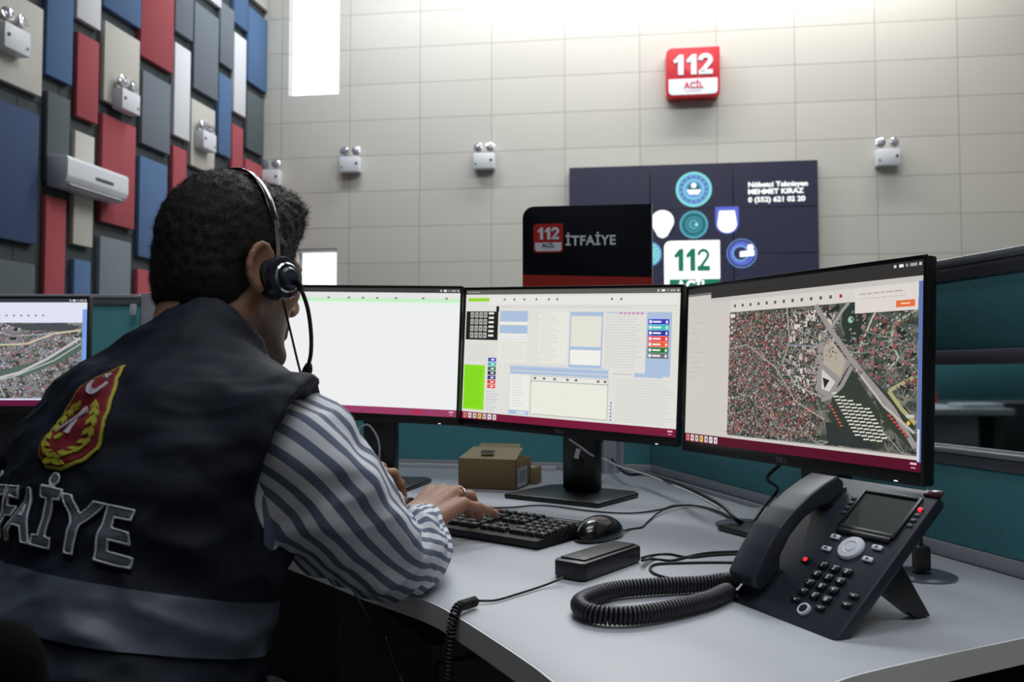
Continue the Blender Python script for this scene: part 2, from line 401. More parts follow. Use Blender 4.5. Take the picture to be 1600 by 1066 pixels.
for (xa, xb, ya, yb, c, lab) in PAN:
    a = wloc(ML_, NL, xa, ya); b = wloc(ML_, NL, xa, yb); r = wloc(ML_, NL, xb, 300)
    zt, zb = min(a.z, HC-.02), max(b.z, .1); u0, u1 = sorted((a.x, r.x))
    M = ML_ @ TR((u0+u1)/2, -.04, zb)
    mm = mat('acoustic_felt_%d_%d' % (c[0], c[1]), c, .9, var=.06, scale=60, bump=.3, bscale=300)
    o = G().box((0, 0, (zt-zb)/2), (u1-u0, .075, zt-zb), None, .008).build('acoustic_panel', mm)
    o.matrix_world = M; tag(o, lab, 'wall panel', 'coloured acoustic panels on the left wall')

# --- emergency twin-head lights
m_ew = mat('emergency_white', (205, 208, 214), .4); m_chrome = mat('lamp_chrome', (200, 200, 205), .15, 1); m_lens = mat('lamp_lens', (120, 125, 135), .08, coat=1, var=.6, scale=60)
def make_em():
    t = thing('emergency_light', 'x', 'emergency light')
    G().box((0, -.075, .13), (.34, .15, .26), None, .012).build('housing', m_ew, t)
    for sx in (-1, 1):
        M = TR(sx*.1, -.10, .36) @ Matrix.Rotation(math.radians(78), 4, 'X') @ Matrix.Rotation(math.radians(sx*10), 4, 'Y')
        h = G().lathe([(0, -.08), (.035, -.075), (.06, -.04), (.072, 0), (.072, .02), (.064, .024)], 24, M).build('lamp_head', m_chrome, t)
        G().lathe([(.064, .022), (.05, .03), (.02, .036), (0, .037)], 20, M).build('lens', m_lens, h)
        G().tube([(sx*.1, -.08, .25), (sx*.1, -.09, .31)], .012, 8).build('lamp_neck', m_ew, t)
    G().lathe([(.02, 0), (.02, .008), (0, .008)], 12, TR(.12, -.15, .14) @ Matrix.Rotation(PI/2, 4, 'X')).build('indicator_button', mat('dark_plastic', (30, 31, 34), .5), t)
    G().box((-.13, -.151, .08), (.03, .004, .03)).build('status_light', mat('green_led', (70, 110, 90), .4), t)
    return t
em0 = make_em()
EM = [(MB_, NB, 550, 272, 'white twin-head emergency light on the cream wall, left of the two nearest the window'),
      (MB_, NB, 758, 267, 'white twin-head emergency light on the cream wall above the red-striped sign'),
      (MB_, NB, 1384, 262, 'white twin-head emergency light on cream wall right of the video wall'),
      (MB_, NB, 426, 292, 'white twin-head emergency light at the wall corner, peeping over the dark hair'),
      (ML_, NL, -2, 84, 'white twin-head emergency light on the large cream panel at left edge'),
      (ML_, NL, 180, 177, 'white twin-head emergency light between wide cream and grey panels'),
      (ML_, NL, 306, 236, 'white twin-head emergency light on the cream panel above the head')]
for i, (M_, n, px, py, lab) in enumerate(EM):
    e = em0 if i == 0 else copy_tree(em0)
    q = wloc(M_, n, px, py); k = 1.0
    off = -.08 if M_ is ML_ else -.004
    R = M_ @ TR(q.x, off, q.z)
    e.matrix_world = R; tag(e, lab, 'emergency light', 'twin-head emergency lights on the walls')

# --- wall mounted air conditioner: box profile swept along the wall
q0 = wloc(ML_, NL, 62, 300); q1 = wloc(ML_, NL, 161, 330)
aL = q0.x; aR = q1.x
ztop = wloc(ML_, NL, 150, 268).z
lenA = abs(aL-aR)
t = thing('air_conditioner', 'white wall-mounted air conditioner unit on coloured panels of left wall', 'air conditioner', M=ML_ @ TR(min(aL, aR), -.08, wloc(ML_, NL, 100, 302).z))
prof = [(0, 0), (-.16, 0), (-.24, .05), (-.27, .11), (-.27, .30), (-.25, .33), (0, .34)]
Lw = lenA
g = G(); g.prism(prof, 0, Lw, frame((0, 0, 0), (0, 1, 0), (0, 0, 1), (1, 0, 0)), .012)
g.build('body', mat('ac_white', (206, 208, 214), .35), t)
g = G().box((Lw/2, -.21, .022), (Lw*.86, .07, .012), Matrix.Identity(4), .003); g.build('louver', mat('ac_louver', (190, 192, 198), .4), t)
G().box((Lw*.42, -.272, .17), (.3, .006, .035)).build('display_window', mat('ac_display', (60, 64, 72), .3), t)

# --- red and white 112 box sign
def rounded(w, h, rs, n=6):
    """rect from 0,0 to w,h; corner radii bl, br, tr, tl"""
    P = []
    for (cx, cy, sx, sy, r, a0) in ((0, 0, 1, 1, rs[0], PI), (w, 0, -1, 1, rs[1], 1.5*PI), (w, h, -1, -1, rs[2], 0), (0, h, 1, -1, rs[3], .5*PI)):
        if r <= 0: P.append((cx, cy)); continue
        for k in range(n+1):
            a = a0+k*PI/2/n; P.append((cx+sx*r+r*math.cos(a), cy+sy*r+r*math.sin(a)))
    return P
a = wloc(MB_, NB, 1040, 160); b = wloc(MB_, NB, 1122, 80); sw = b.x-a.x; sh = b.z-a.z
MS = MB_ @ TR(a.x, -.01, a.z) @ frame((0, 0, 0), (1, 0, 0), (0, 0, 1), (0, -1, 0))   # local xy on the face, z out
t = thing('sign_box', 'red and white 112 box sign high on the cream wall', 'sign', M=MS)
m_sred = mat('sign_red', (205, 42, 54), .35); m_swht = mat('sign_white', (226, 230, 240), .35)
G().prism(rounded(sw, sh, (.1*sw, .1*sw, .02, .12*sw)), 0, .2, None, .008).build('red_case', m_sred, t)
G().prism([(x+.045*sw, y+.05*sh) for x, y in rounded(sw*.91, sh*.32, (.08*sw, .08*sw, .01, .01))], .2, .206).build('white_panel', m_swht, t)
v, f = digits112(sh*.43, .012, sw*.74); G().add(v, f, TR(sw*.5, sh*.435, .2)).build('digits', m_swht, t, auto=False)
v, f = text_geo('ACİL', sh*.12, .006, .02, 1.05, width=sw*.36); G().add(v, f, TR(sw*.51, sh*.18, .206)).build('lettering', m_sred, t, auto=False)
G().box((sw*.5, sh*.12, .207), (sw*.3, .012, .002)).build('underline', mat('sign_pink', (216, 150, 165), .5), t)

# --- video wall: three columns of thin bezel displays
def glow(name, rgb, k=1.0): return emis(name, rgb, k, (6, 6, 8))
a = wloc(MB_, NB, 890, 265); cwd = (wloc(MB_, NB, 1275, 265).x-a.x)/3; chd = cwd*.5625
names = ('left', 'middle', 'right'); rows = ('top', 'second', 'third', 'bottom')
m_tv = glow('video_wall_glow', (40, 42, 64)); m_bez = mat('thin_black_bezel', (22, 22, 30), .4)
ztop = a.z
vw = thing('video_wall', 'large dark video wall of joined displays with glowing emblems and white text', 'video wall', M=MB_ @ TR(a.x, -.02, ztop-4*chd))
for r in range(4):
    for c in range(3):
        t = G().box((c*cwd+cwd/2, -.05, (3-r)*chd+chd/2), (cwd-.004, .1, chd-.004), None, .004).build('display', m_bez, vw)
        G().box((c*cwd+cwd/2, -.1005, (3-r)*chd+chd/2), (cwd-.016, .003, chd-.016)).build('screen', m_tv, t, auto=False)
# pictures shown on the wall: flat shapes on the screen surface
MV = MB_ @ TR(a.x, -.1225, ztop) @ frame((0, 0, 0), (1, 0, 0), (0, 0, 1), (0, -1, 0))
def vpix(px, py): q = MV.inverted() @ atpl(px, py, MV.translation, NB); return q.x, q.y
GI = {}
def disc(g, cx, cy, r, z, mi, n=32, r0=0):
    if r0: 
        v = []; f = []
        for k in range(n): a_ = 2*PI*k/n; v += [(cx+r*math.cos(a_), cy+r*math.sin(a_), z), (cx+r0*math.cos(a_), cy+r0*math.sin(a_), z)]
        for k in range(n): i = 2*k; j = 2*((k+1) % n); f.append((i, j, j+1, i+1))
        g.add(v, f, None, mi)
    else: g.add([(cx+r*math.cos(2*PI*k/n), cy+r*math.sin(2*PI*k/n), z) for k in range(n)], [tuple(range(n))], None, mi)
vm = [glow('logo_mint', (132, 226, 222)), glow('logo_teal', (34, 110, 120)), glow('logo_white', (250, 254, 252), 1.3), glow('logo_blue', (96, 108, 214)), glow('logo_green', (20, 118, 88)), glow('logo_lightblue', (110, 160, 222)), glow('logo_dark', (44, 44, 80)), glow('logo_cyan', (90, 172, 190))]
g = G(); kx = cwd/128.3
def star(g, cx, cy, r, z, mi, rot=PI/2, n=5, q=.4):
    g.add([(cx+(r if k % 2 == 0 else r*q)*math.cos(rot+k*PI/n), cy+(r if k % 2 == 0 else r*q)*math.sin(rot+k*PI/n), z) for k in range(2*n)], [tuple(range(2*n))], None, mi)
def emblem(px, py, rp, mo, mid, inner):
    x, y = vpix(px, py); r = rp*kx
    disc(g, x, y, r, .001, mo); disc(g, x, y, r*.86, .002, inner, r0=r*.56)
    for k in range(16): star(g, x+r*.71*math.cos(2*PI*k/16), y+r*.71*math.sin(2*PI*k/16), r*.11, .003, mid)
    disc(g, x, y, r*.54, .002, mo); disc(g, x, y, r*.5, .003, inner)
    return x, y, r
x, y, r = emblem(1084, 296, 28, 0, 1, 5)
disc(g, x, y+r*.05, r*.34, .004, 1); disc(g, x, y+r*.22, r*.15, .005, 2)
g.add([(x-r*.4, y-r*.02, .005), (x+r*.4, y-r*.02, .005), (x+r*.26, y-r*.28, .005), (x-r*.26, y-r*.28, .005)], [(0, 1, 2, 3)], None, 2)
x, y, r = emblem(1084, 351, 22, 7, 1, 1)
disc(g, x, y, r*.36, .004, 7); disc(g, x+r*.05, y, r*.24, .005, 1); disc(g, x+r*.12, y, r*.17, .006, 7); star(g, x+r*.2, y, r*.1, .007, 2)
emblem(1014, 397, 20, 5, 3, 0)
# white drop-shaped crest
x, y = vpix(1035, 346); s_ = kx
P = [(x+18*s_*math.cos(t_), y+18*s_*math.sin(t_)) for t_ in np.linspace(-.35, PI+.35, 20)]+[(x-7*s_, y-24*s_), (x, y-27*s_), (x+7*s_, y-24*s_)]
g.add([(p[0], p[1], .001) for p in P], [tuple(range(len(P)))], None, 2)
# blue and white shield
x, y = vpix(1136, 345)
P = [(x-18*s_, y+22*s_), (x+18*s_, y+22*s_), (x+18*s_, y-4*s_)]+[(x+18*s_*math.cos(t_), y-4*s_+17*s_*math.sin(t_)) for t_ in np.linspace(-.2, -PI+.2, 12)]+[(x-18*s_, y-4*s_)]
g.add([(p[0], p[1], .001) for p in P], [tuple(range(len(P)))[::-1]], None, 3)
P = [(x-12*s_, y+16*s_), (x+12*s_, y+16*s_), (x+15*s_, y-5*s_)]+[(x+15*s_*math.cos(t_), y-5*s_+14*s_*math.sin(t_)) for t_ in np.linspace(-.2, -PI+.2, 12)]+[(x-15*s_, y-5*s_)]
g.add([(p[0], p[1], .002) for p in P], [tuple(range(len(P)))[::-1]], None, 2)
# blue ring emblem with white bar
x, y = vpix(1159, 396)
disc(g, x, y, 23*s_, .001, 5); disc(g, x, y, 21.5*s_, .002, 6); disc(g, x, y, 19*s_, .003, 3, r0=13*s_); disc(g, x-2*s_, y, 13.5*s_, .004, 5, r0=10*s_); disc(g, x-2*s_, y, 7*s_, .004, 6)
g.add([(x-3*s_, y+3*s_, .006), (x+19*s_, y+5*s_, .006), (x+19*s_, y-4*s_, .006), (x-3*s_, y-6*s_, .006)], [(0, 3, 2, 1)], None, 2); disc(g, x+13*s_, y+9*s_, 5*s_, .006, 2)
# white 112 tile
x, y = vpix(1038, 437)
g.add([(x+p[0], y+p[1], .001) for p in rounded(86*s_, 61*s_, (.01, .01, .01, .1))], [tuple(range(len(rounded(1, 1, (.01, .01, .01, .1)))))], None, 2)
v, f = digits112(37*s_, .001, 56*s_, .10); g.add(v, f, TR(x+43*s_, y+12*s_, .002), 4)
g.add([(x, y-30*s_, .001), (x+8*s_, y-30*s_, .001), (x+8*s_, y, .001), (x, y, .001)], [(0, 1, 2, 3)], None, 2)
g.add([(x+8*s_, y-30*s_, .0012), (x+86*s_, y-30*s_, .0012), (x+86*s_, y, .0012), (x+8*s_, y, .0012)], [(0, 1, 2, 3)], None, 4)
v, f = text_geo('ACİL', 18*s_, .001, .03, 1, width=50*s_); g.add(v, f, TR(x+43*s_, y-20*s_, .003), 2)
for i_, (s1, py, wd) in enumerate((('Nöbetçi Teknisyen', 292.5, 90), ('MEHMET KIRAZ', 303.5, 84), ('0 (552) 621 02 20', 316, 86))):
    x, y = vpix(1169, py); v, f = text_geo(s1, 7.6*s_, .001, .035, 1.0, width=wd*s_); g.add(v, f, TR(x+wd*s_/2, y, .002), 2)
g.v = [tuple(MV @ Vector(p)) for p in g.v]
me = g.build('screen_graphics', vm, vw, world=True, auto=False)

# ================================================================== PARTITIONS AND DESKS
m_teal = mat('teal_partition_fabric', (90, 162, 170), .9, var=.12, scale=200, bump=.4, bscale=500)
m_alu = mat('partition_aluminium', (172, 175, 183), .38, .25); m_alud = mat('partition_grey_rail', (112, 114, 124), .45, .1)
m_tint = mat('tinted_partition_glass', (182, 194, 196), .03, trans=1)
def partition(name, label, A, B, ztop, glass=None, zbot=.05, group=None, mb=None):
    A = Vector((A[0], A[1], 0)); B = Vector((B[0], B[1], 0)); d = (B-A); L = d.length; d.normalize(); n = Vector((-d.y, d.x, 0))
    t = thing(name, label, 'partition', M=frame(A, d, n, (0, 0, 1)), group=group)
    def bx(nm, z0, z1, th, m, x0=0, x1=L, bev=.003, y=0): return G().box(((x0+x1)/2, y, (z0+z1)/2), (x1-x0, th, z1-z0), None, bev).build(nm, m, t)
    bx('top_rail', ztop-.012, ztop, .062, m_alu); bx('top_band', ztop-.034, ztop-.012, .054, m_alud)
    if glass:
        g0, g1 = glass
        bx('upper_panel', g1+.022, ztop-.034, .044, m_teal); bx('rail', g1, g1+.022, .054, m_alud)
        G().box((L/2, 0, (g0+g1)/2), (L, .006, g1-g0)).build('glass_pane', m_tint, t, auto=False)
        bx('lower_rail', g0-.008, g0, .060, m_alu); bx('lower_band', g0-.026, g0-.008, .052, m_alud)
        bx('lower_panel', ZD+.022, g0-.026, .044, m_teal)
    else: bx('fabric_panel', ZD+.022, ztop-.034, .044, m_teal)
    bx('desk_rail', ZD-.01, ZD+.022, .050, m_alu); bx('base_panel', zbot, ZD-.01, .044, mb or mat('shaded_base_panel', (30, 36, 40), .7))  # teal base darkened: the shade under the desk is put into its colour
    return t
PB0 = (-1.02, 2.66); PC = (.325, 2.372); PR = (.775, .80)
off = Vector((.265, -.964)).normalized(); nr = Vector((-off.y, off.x))*-1   # desk edge line is the face of the partition
p0 = Vector((.395, 2.362)); p1 = Vector((.700, 1.129)); dd = (p1-p0).normalized(); nn = Vector((dd.y, -dd.x))
if nn.x < 0: nn = -nn
A = p0+nn*.028-dd*.03; B = p0+nn*.028+dd*1.75
partition('partition_wall', 'teal office partition with a glass strip, right of the desk phone', A, B, ZD+.457, (ZD+.168, ZD+.295))
pb0 = Vector((-.41, 2.543)); pb1 = Vector((.131, 2.425)); db = (pb1-pb0).normalized(); nb = Vector((-db.y, db.x))
A = pb0+nb*.028-db*.62; B = pb0+nb*.028+db*.825
partition('partition_wall', 'teal office partition behind the two left monitors and cardboard box', A, B, ZD+.457)
pcorner = pb0+db*.705-nb*.012
g = G().lathe([(.036, 0), (.036, ZD+.46), (.03, ZD+.465), (0, ZD+.465)], 6)
post = g.build('post', m_alu); post.location = (pcorner.x, pcorner.y, 0); tag(post, 'silver aluminium post on the teal partition right of the middle monitor stand', 'post')
for k in range(3):
    a_ = k*2*PI/3-1.9
    G().box((.040*math.cos(a_), .040*math.sin(a_), (ZD+.46)/2), (.012, .012, ZD+.46), None, .003).build('rib', m_alu, post)
MW[post.name] = TR(pcorner.x, pcorner.y, 0)
# left neighbour partition, a bit taller
A2 = atz(-260, 500, ZD).to_2d(); 
pA = Vector((-2.6, 2.62)); pB = Vector((-1.19, 2.66))
partition('partition_wall', 'teal partition behind the far left monitor, grey top rail', pA, pB, ZD+.535)
ep = G().prism([(0, -.03), (.05, -.03), (.085, .01), (.085, .03), (0, .03)], 0.03, ZD+.54, None, .004).build('end_post', m_alu)
ep.location = (pB.x+.005, pB.y, 0); tag(ep, 'bright silver end post of the left partition beside the vest collar', 'post')
G().box((-.018, -.042, ZD+.485), (.02, .012, .035), None, .003).build('clip', mat('white_clip', (210, 212, 214), .4), ep)

# main desk: concave front for the operator, rounded nose towards the camera
front = [(-1.12, 1.98), (-.80, 1.76), (-.5, 1.48), (-.303, 1.264), (-.195, 1.135), (-.107, 1.04), (-.059, .964), (.013, .825), (.04, .764), (.072, .69), (.12, .645), (.18, .655), (.24, .715), (.291, .764), (.36, .805), (.547, .894), (.70, .965)]
fr = [(p.x, p.y) for p in catmull([(x, y, 0) for x, y in front], 5)]
e1 = p0+dd*1.38; back = [(e1.x, e1.y), (p0.x, p0.y), (pb1.x, pb1.y), (pb0.x, pb0.y), ((pb0-db*.62).x, (pb0-db*.62).y)]
poly = fr+back
desk = thing('desk', 'pale grey curved corner desk carrying three monitors and the phone', 'desk', (0, 1.6, 0))
m_top = mat('desk_laminate', (174, 178, 185), .42, var=.02, scale=8, bump=.05, bscale=900); m_edge = mat('desk_edge_band', (226, 226, 225), .5); m_under = mat('desk_steel_grey', (58, 60, 64), .55)
def ledge(poly, z0, z1):
    n = len(poly); v = [(x, y, z0) for x, y in poly]+[(x, y, z1) for x, y in poly]
    return v, [(i, (i+1) % n, n+(i+1) % n, n+i) for i in range(n)]
g = G().prism(poly, ZD-.027, ZD, None, .0015); g.build('worktop', m_top, desk, world=True)
fo = []
nF = len(fr)
for i, (x, y) in enumerate(fr):
    a = Vector(fr[max(i-1, 0)]); b = Vector(fr[min(i+1, nF-1)]); d = (b-a).normalized(); fo.append((x+d.y*.0022, y-d.x*.0022))
g = G(); v = []; f = []
for i in range(nF):
    v += [(*fr[i], ZD-.0275), (*fo[i], ZD-.0275), (*fo[i], ZD-.0005), (*fr[i], ZD-.0005)]
for i in range(nF-1):
    for k in range(4): f.append((4*i+k, 4*i+(k+1) % 4, 4*i+4+(k+1) % 4, 4*i+4+k))
g.add(v, f).build('edge_band', m_edge, desk, world=True)
for (x, y) in ((-.85, 2.25), (.50, 1.15), (.22, 2.2)):
    G().box((x, y, (ZD-.027)/2+.01), (.06, .06, ZD-.047), None, .004).build('leg', m_under, desk, world=True)
g = G().box((0, 0, .36), (1.1, .018, .46), frame((-.25, 2.30, 0), (db.x, db.y, 0), (-db.y, db.x, 0), (0, 0, 1)), .002).build('modesty_panel', m_under, desk, world=True)
# slim cable slot strip along the right partition
def strip(name, a, b, w, h, m, parent, z=ZD):
    d = (b-a).normalized(); L = (b-a).length
    return G().box((L/2, 0, h/2), (L, w, h), frame((a.x, a.y, z), (d.x, d.y, 0), (-d.y, d.x, 0), (0, 0, 1)), .001).build(name, m, parent, world=True)
strip('cable_slot', p0+dd*.02-nn*.03, p0+dd*.62-nn*.03, .022, .002, m_alud, desk)
strip('back_strip', pb0-db*.6-nb*.012, pb1-nb*.012, .02, .012, mat('white_strip', (190, 193, 198), .4), desk)
# pedestal under the desk
def pedestal(label, loc, rz, m, group=None, h=.60):
    t = thing('drawer_pedestal', label, 'drawer unit', loc, rz, group)
    G().box((0, 0, h/2+.03), (.42, .5, h-.04), None, .006).build('body', m, t)
    for k in range(3):
        z0 = .06+k*(h-.07)/3; d = G().box((0, -.258, z0+(h-.08)/6), (.41, .018, (h-.09)/3), None, .003).build('drawer', m, t)
        G().box((0, -.272, z0+(h-.08)/3-.03), (.16, .012, .014), None, .004).build('handle', m_alud, d)
    for sx in (-1, 1):
        for sy in (-1, 1): G().lathe([(0, -.01), (.02, -.01), (.02, .01), (0, .01)], 14, TR(sx*.17, sy*.2, .02) @ Matrix.Rotation(PI/2, 4, 'Y')).build('caster', mat('dark_plastic', (30, 31, 34), .5), t)
    return t
pedestal('dark grey drawer unit under the desk beyond the striped elbow', (-.06, 1.62, 0), .5, m_under)
# neighbour desk at the far left
nd = thing('desk', 'pale neighbour desk under the far left monitor', 'desk', (-1.7, 2.2, 0))
G().box((-1.86, 2.27, ZD-.0135), (1.4, .62, .027), None, .003).build('worktop', m_top, nd, world=True)
for x in (-2.5, -1.2):
    for y in (2.02, 2.52): G().box((x, y, .36), (.05, .05, .72), None, .003).build('leg', m_under, nd, world=True)

# ------------------------------------------------------------------ screens painted as flat coloured shapes
class Paint:
    def __init__(s, w, h): s.w, s.h, s.g, s.c, s.z = w, h, G(), [], 0
    def poly(s, P, col, lay=None):
        s.z = lay if lay is not None else s.z
        s.g.add([((u-.5)*s.w, -.0001-.00006*s.z, (.5-v)*s.h) for u, v in P], [tuple(range(len(P)))]); s.c.append(lin(col))
    def rect(s, u0, v0, u1, v1, col, lay=1): s.poly([(u0, v1), (u1, v1), (u1, v0), (u0, v0)], col, lay)
    def line(s, a, b, w, col, lay=1):
        ar = s.w/s.h; dx, dy = (b[0]-a[0])*ar, b[1]-a[1]; L = math.hypot(dx, dy)+1e-9; nx, ny = -dy/L*w/2/ar, dx/L*w/2
        s.poly([(a[0]+nx, a[1]+ny), (b[0]+nx, b[1]+ny), (b[0]-nx, b[1]-ny), (a[0]-nx, a[1]-ny)], col, lay)
    def path(s, P, w, col, lay=1):
        for a, b in zip(P[:-1], P[1:]): s.line(a, b, w, col, lay)
    def bars(s, u, v, n, col, h=.004, lay=3, rng=random, ln=.02):
        for k in range(n):
            l = ln*(.5+rng.random()); s.rect(u, v, u+l, v+h, col, lay); u += l+.004
    def disc(s, u, v, r, col, lay=2, n=14):
        ar = s.w/s.h; s.poly([(u+r/ar*math.cos(2*PI*k/n), v+r*math.sin(2*PI*k/n)) for k in range(n)], col, lay)
m_scr = vcol_mat('screen_light', .35, emit=1.0, spec=.25)
def topbar(p, col=(62, 62, 64)):
    p.rect(0, 0, 1, .035, col, 1)
    for u, w, c in ((.905, .008, (205, 205, 205)), (.922, .014, (235, 235, 235)), (.943, .008, (150, 150, 150)), (.957, .022, (160, 160, 160)), (.985, .008, (200, 200, 200))):
        p.rect(u, .010, u+w, .025, c, 2)
def taskbar(p, col, icons=True):
    p.rect(0, .945, 1, 1, col, 1); p.rect(.965, .958, .985, .968, (240, 180, 200), 2); p.rect(.968, .980, .982, .985, (235, 160, 185), 2)
    if icons:
        for k, c in enumerate(((214, 120, 130), (222, 200, 200), (208, 190, 190), (226, 190, 110), (206, 190, 196), (226, 220, 224), (214, 206, 210))):
            u = .008+k*.026; p.rect(u, .952, u+.019, .992, c, 2); p.rect(u+.005, .966, u+.013, .978, tuple(int(q*.6) for q in c), 3)
def scr_blank():
    p = Paint(.5270, .2965); p.rect(0, 0, 1, 1, (238, 239, 240), 0); topbar(p)
    p.rect(0, .035, 1, .10, (228, 228, 228), 1); p.rect(0, .082, 1, .108, (196, 240, 196), 2); p.rect(0, .108, 1, .125, (226, 244, 228), 2)
    for u in (.36, .46, .53, .60, .69, .82, .93): p.rect(u, .072, u+.012, .085, (110, 120, 112), 3)
    taskbar(p, (150, 62, 100), False); p.rect(.80, .962, .83, .985, (196, 40, 70), 2); return p
def scr_forms():
    r = random.Random(3); p = Paint(.5270, .2965); p.rect(0, 0, 1, 1, (224, 223, 217), 0); topbar(p, (96, 94, 88))
    B = (172, 192, 220); L = (238, 238, 230); p.bars(.01, .014, 3, (180, 178, 170), .006, 2, r, .02)
    p.rect(.012, .062, .125, .088, (150, 214, 52), 2); p.rect(.12, .05, .99, .118, (230, 229, 226), 1)
    for u in (.2, .25, .30, .36, .42, .46, .71, .75): p.rect(u, .066, u+.008, .082, (110, 108, 104), 2)
    p.rect(.18, .118, .99, .121, (190, 190, 186), 2); p.bars(.19, .132, 22, (200, 200, 196), .005, 2, r, .024)
    # dark dial pad
    p.rect(.005, .165, .175, .385, (32, 33, 35), 2); p.rect(.163, .125, .178, .165, (32, 33, 35), 2)
    for i in range(4):
        for j in range(4): p.rect(.028+j*.0235, .172+i*.052, .046+j*.0235, .214+i*.052, (178, 178, 172), 3); p.rect(.034+j*.0235, .184+i*.052, .040+j*.0235, .202+i*.052, (90, 90, 88), 4)
    for i in range(6): p.rect(.125, .172+i*.034, .152, .188+i*.034, (226, 226, 220), 3)
    # blue address blocks
    p.rect(.185, .16, .325, .24, B, 2); p.rect(.185, .246, .325, .262, L, 2); p.rect(.185, .268, .325, .330, B, 2); p.rect(.185, .335, .325, .385, L, 2)
    p.rect(.19, .35, .32, .353, B, 3); p.rect(.19, .37, .32, .373, B, 3)
    p.rect(.18, .395, .325, .545, (232, 231, 222), 2)
    for k in range(9): p.bars(.195, .405+k*.015, 5, (212, 212, 204), .004, 3, r, .018)
    p.rect(.38, .165, .52, .545, (232, 231, 222), 2)
    for k in range(22): p.bars(.39 if k % 3 else .375, .172+k*.0165, 3, (206, 206, 198), .004, 3, r, .022)
    p.rect(.528, .165, .678, .575, B, 1); p.rect(.532, .165, .68, .180, B, 2); p.rect(.534, .195, .672, .415, (226, 226, 214), 3); p.rect(.534, .438, .672, .545, (240, 240, 232), 3)
    p.rect(.69, .165, .86, .175, (190, 200, 216), 2)
    for u in (.75, .768, .786, .804, .822, .84): p.rect(u, .168, u+.010, .182, (214, 130, 180), 3)
    for k in range(20): p.bars(.69, .195+k*.0185, 6, (204, 204, 200), .005, 2, r, .02)
    p.rect(.865, .165, .968, .60, B, 2)
    CB = ((62, 66, 196), (64, 196, 186), (52, 54, 166), (236, 66, 66), (240, 92, 50), (40, 118, 46), (112, 116, 112))
    for k, c in enumerate(CB): p.rect(.872, .212+k*.0385, .958, .248+k*.0385, c, 3); p.rect(.892, .224+k*.0385, .925, .236+k*.0385, (236, 236, 240), 4); p.rect(.944, .222+k*.0385, .952, .240+k*.0385, (236, 236, 240), 4); p.disc(.882, .230+k*.0385, .012, (230, 230, 240), 4)
    for k in range(8): p.bars(.012, .415+k*.018, 6, (212, 211, 206), .005, 2, r, .022)
    # green list and coloured column
    p.rect(.004, .58, .115, .925, (140, 226, 36), 2)
    for k in range(15): p.rect(.004, .60+k*.0215, .115, .602+k*.0215, (112, 190, 30), 3); p.bars(.01, .588+k*.0215, 4, (122, 202, 34), .006, 3, r, .018)
    for k, c in enumerate(((70, 74, 180), (60, 180, 180), (36, 110, 70), (30, 40, 70), (60, 40, 130), (222, 54, 54), (236, 72, 60))): p.rect(.130, .52+k*.034, .172, .549+k*.034, c, 3); p.rect(.146, .529+k*.034, .162, .540+k*.034, (240, 240, 244), 4)
    for k in range(8): p.bars(.126, .775+k*.02, 2, (190, 192, 204), .006, 3, r, .026)
    # lower window
    p.rect(.245, .565, .71, .578, (202, 210, 222), 2); p.rect(.245, .578, .71, .605, B, 2); p.rect(.245, .610, .71, .632, B, 2)
    p.rect(.25, .64, .345, .90, (236, 236, 230), 2)
    for k in range(12): p.bars(.26, .65+k*.02, 2, (206, 206, 200), .004, 3, r, .02)
    p.rect(.352, .64, .71, .925, (150, 154, 156), 2); p.rect(.354, .642, .708, .675, (232, 232, 226), 3); p.rect(.354, .68, .708, .921, (234, 235, 222), 3)
    for u in (.365, .41, .46, .52, .56, .66, .69): p.rect(u, .650, u+.012, .664, (90, 92, 90), 4)
    p.rect(.245, .905, .345, .935, B, 2); p.rect(.285, .91, .33, .93, (214, 220, 230), 3)
    p.rect(.73, .595, .81, .60, (180, 184, 188), 2); p.rect(.82, .585, .94, .612, B, 2)
    for k in range(17): p.bars(.745, .63+k*.018, 8, (208, 208, 204), .005, 2, r, .024)
    for k in range(6): p.disc(.725, .80+k*.024, .007, (120, 120, 190), 3, 8)
    taskbar(p, (118, 28, 58)); return p
def mapfill(p, u0, v0, u1, v1, seed, base, roofs, roads, n=1300):
    r = random.Random(seed); W_, H_ = u1-u0, v1-v0
    X = lambda a: u0+a*W_; Y = lambda b: v0+b*H_
    p.rect(u0, v0, u1, v1, base, 2)
    def cl(P): return [(min(max(x, u0), u1), min(max(y, v0), v1)) for x, y in P]
    for k in range(int(n*.55)):
        x, y = r.random(), r.random(); s = .008+.03*r.random(); c = r.choice(((58, 66, 58), (84, 88, 80), (112, 108, 100), (40, 46, 44), (132, 128, 118), (70, 82, 70)))
        a = r.random()*PI; p.poly(cl([(X(x)+s*W_*math.cos(a+q), Y(y)+s*1.2*H_*math.sin(a+q)) for q in (0, 1.3, 2.6, 4.2, 5.3)]), c, 3)
    for k in range(roads):
        x, y = r.random(), r.random(); a = r.choice((.6, 2.2, .1, 1.5))+r.gauss(0, .25); P = [(x, y)]
        for q in range(6):
            a += r.gauss(0, .22); x += .07*math.cos(a); y += .09*math.sin(a); P.append((min(max(x, 0), 1), min(max(y, 0), 1)))
        p.path([(X(a_), Y(b_)) for a_, b_ in P], .004+.003*r.random(), r.choice(((138, 134, 128), (118, 118, 114), (150, 146, 140))), 4)
    return r, X, Y, cl
def house(p, r, X, Y, x, y, s, c, W_, H_, a=None, asp=.6, lay=5):
    a = r.random()*PI if a is None else a; ca, sa = math.cos(a), math.sin(a); P = []
    for q, w in ((-1, -asp), (1, -asp), (1, asp), (-1, asp)): P.append((X(x)+(q*ca-w*sa)*s*.56, Y(y)+(q*sa+w*ca)*s))
    p.poly([(u+.0016, v+.004) for u, v in P], (34, 36, 38), lay); p.poly(P, c, lay+1)
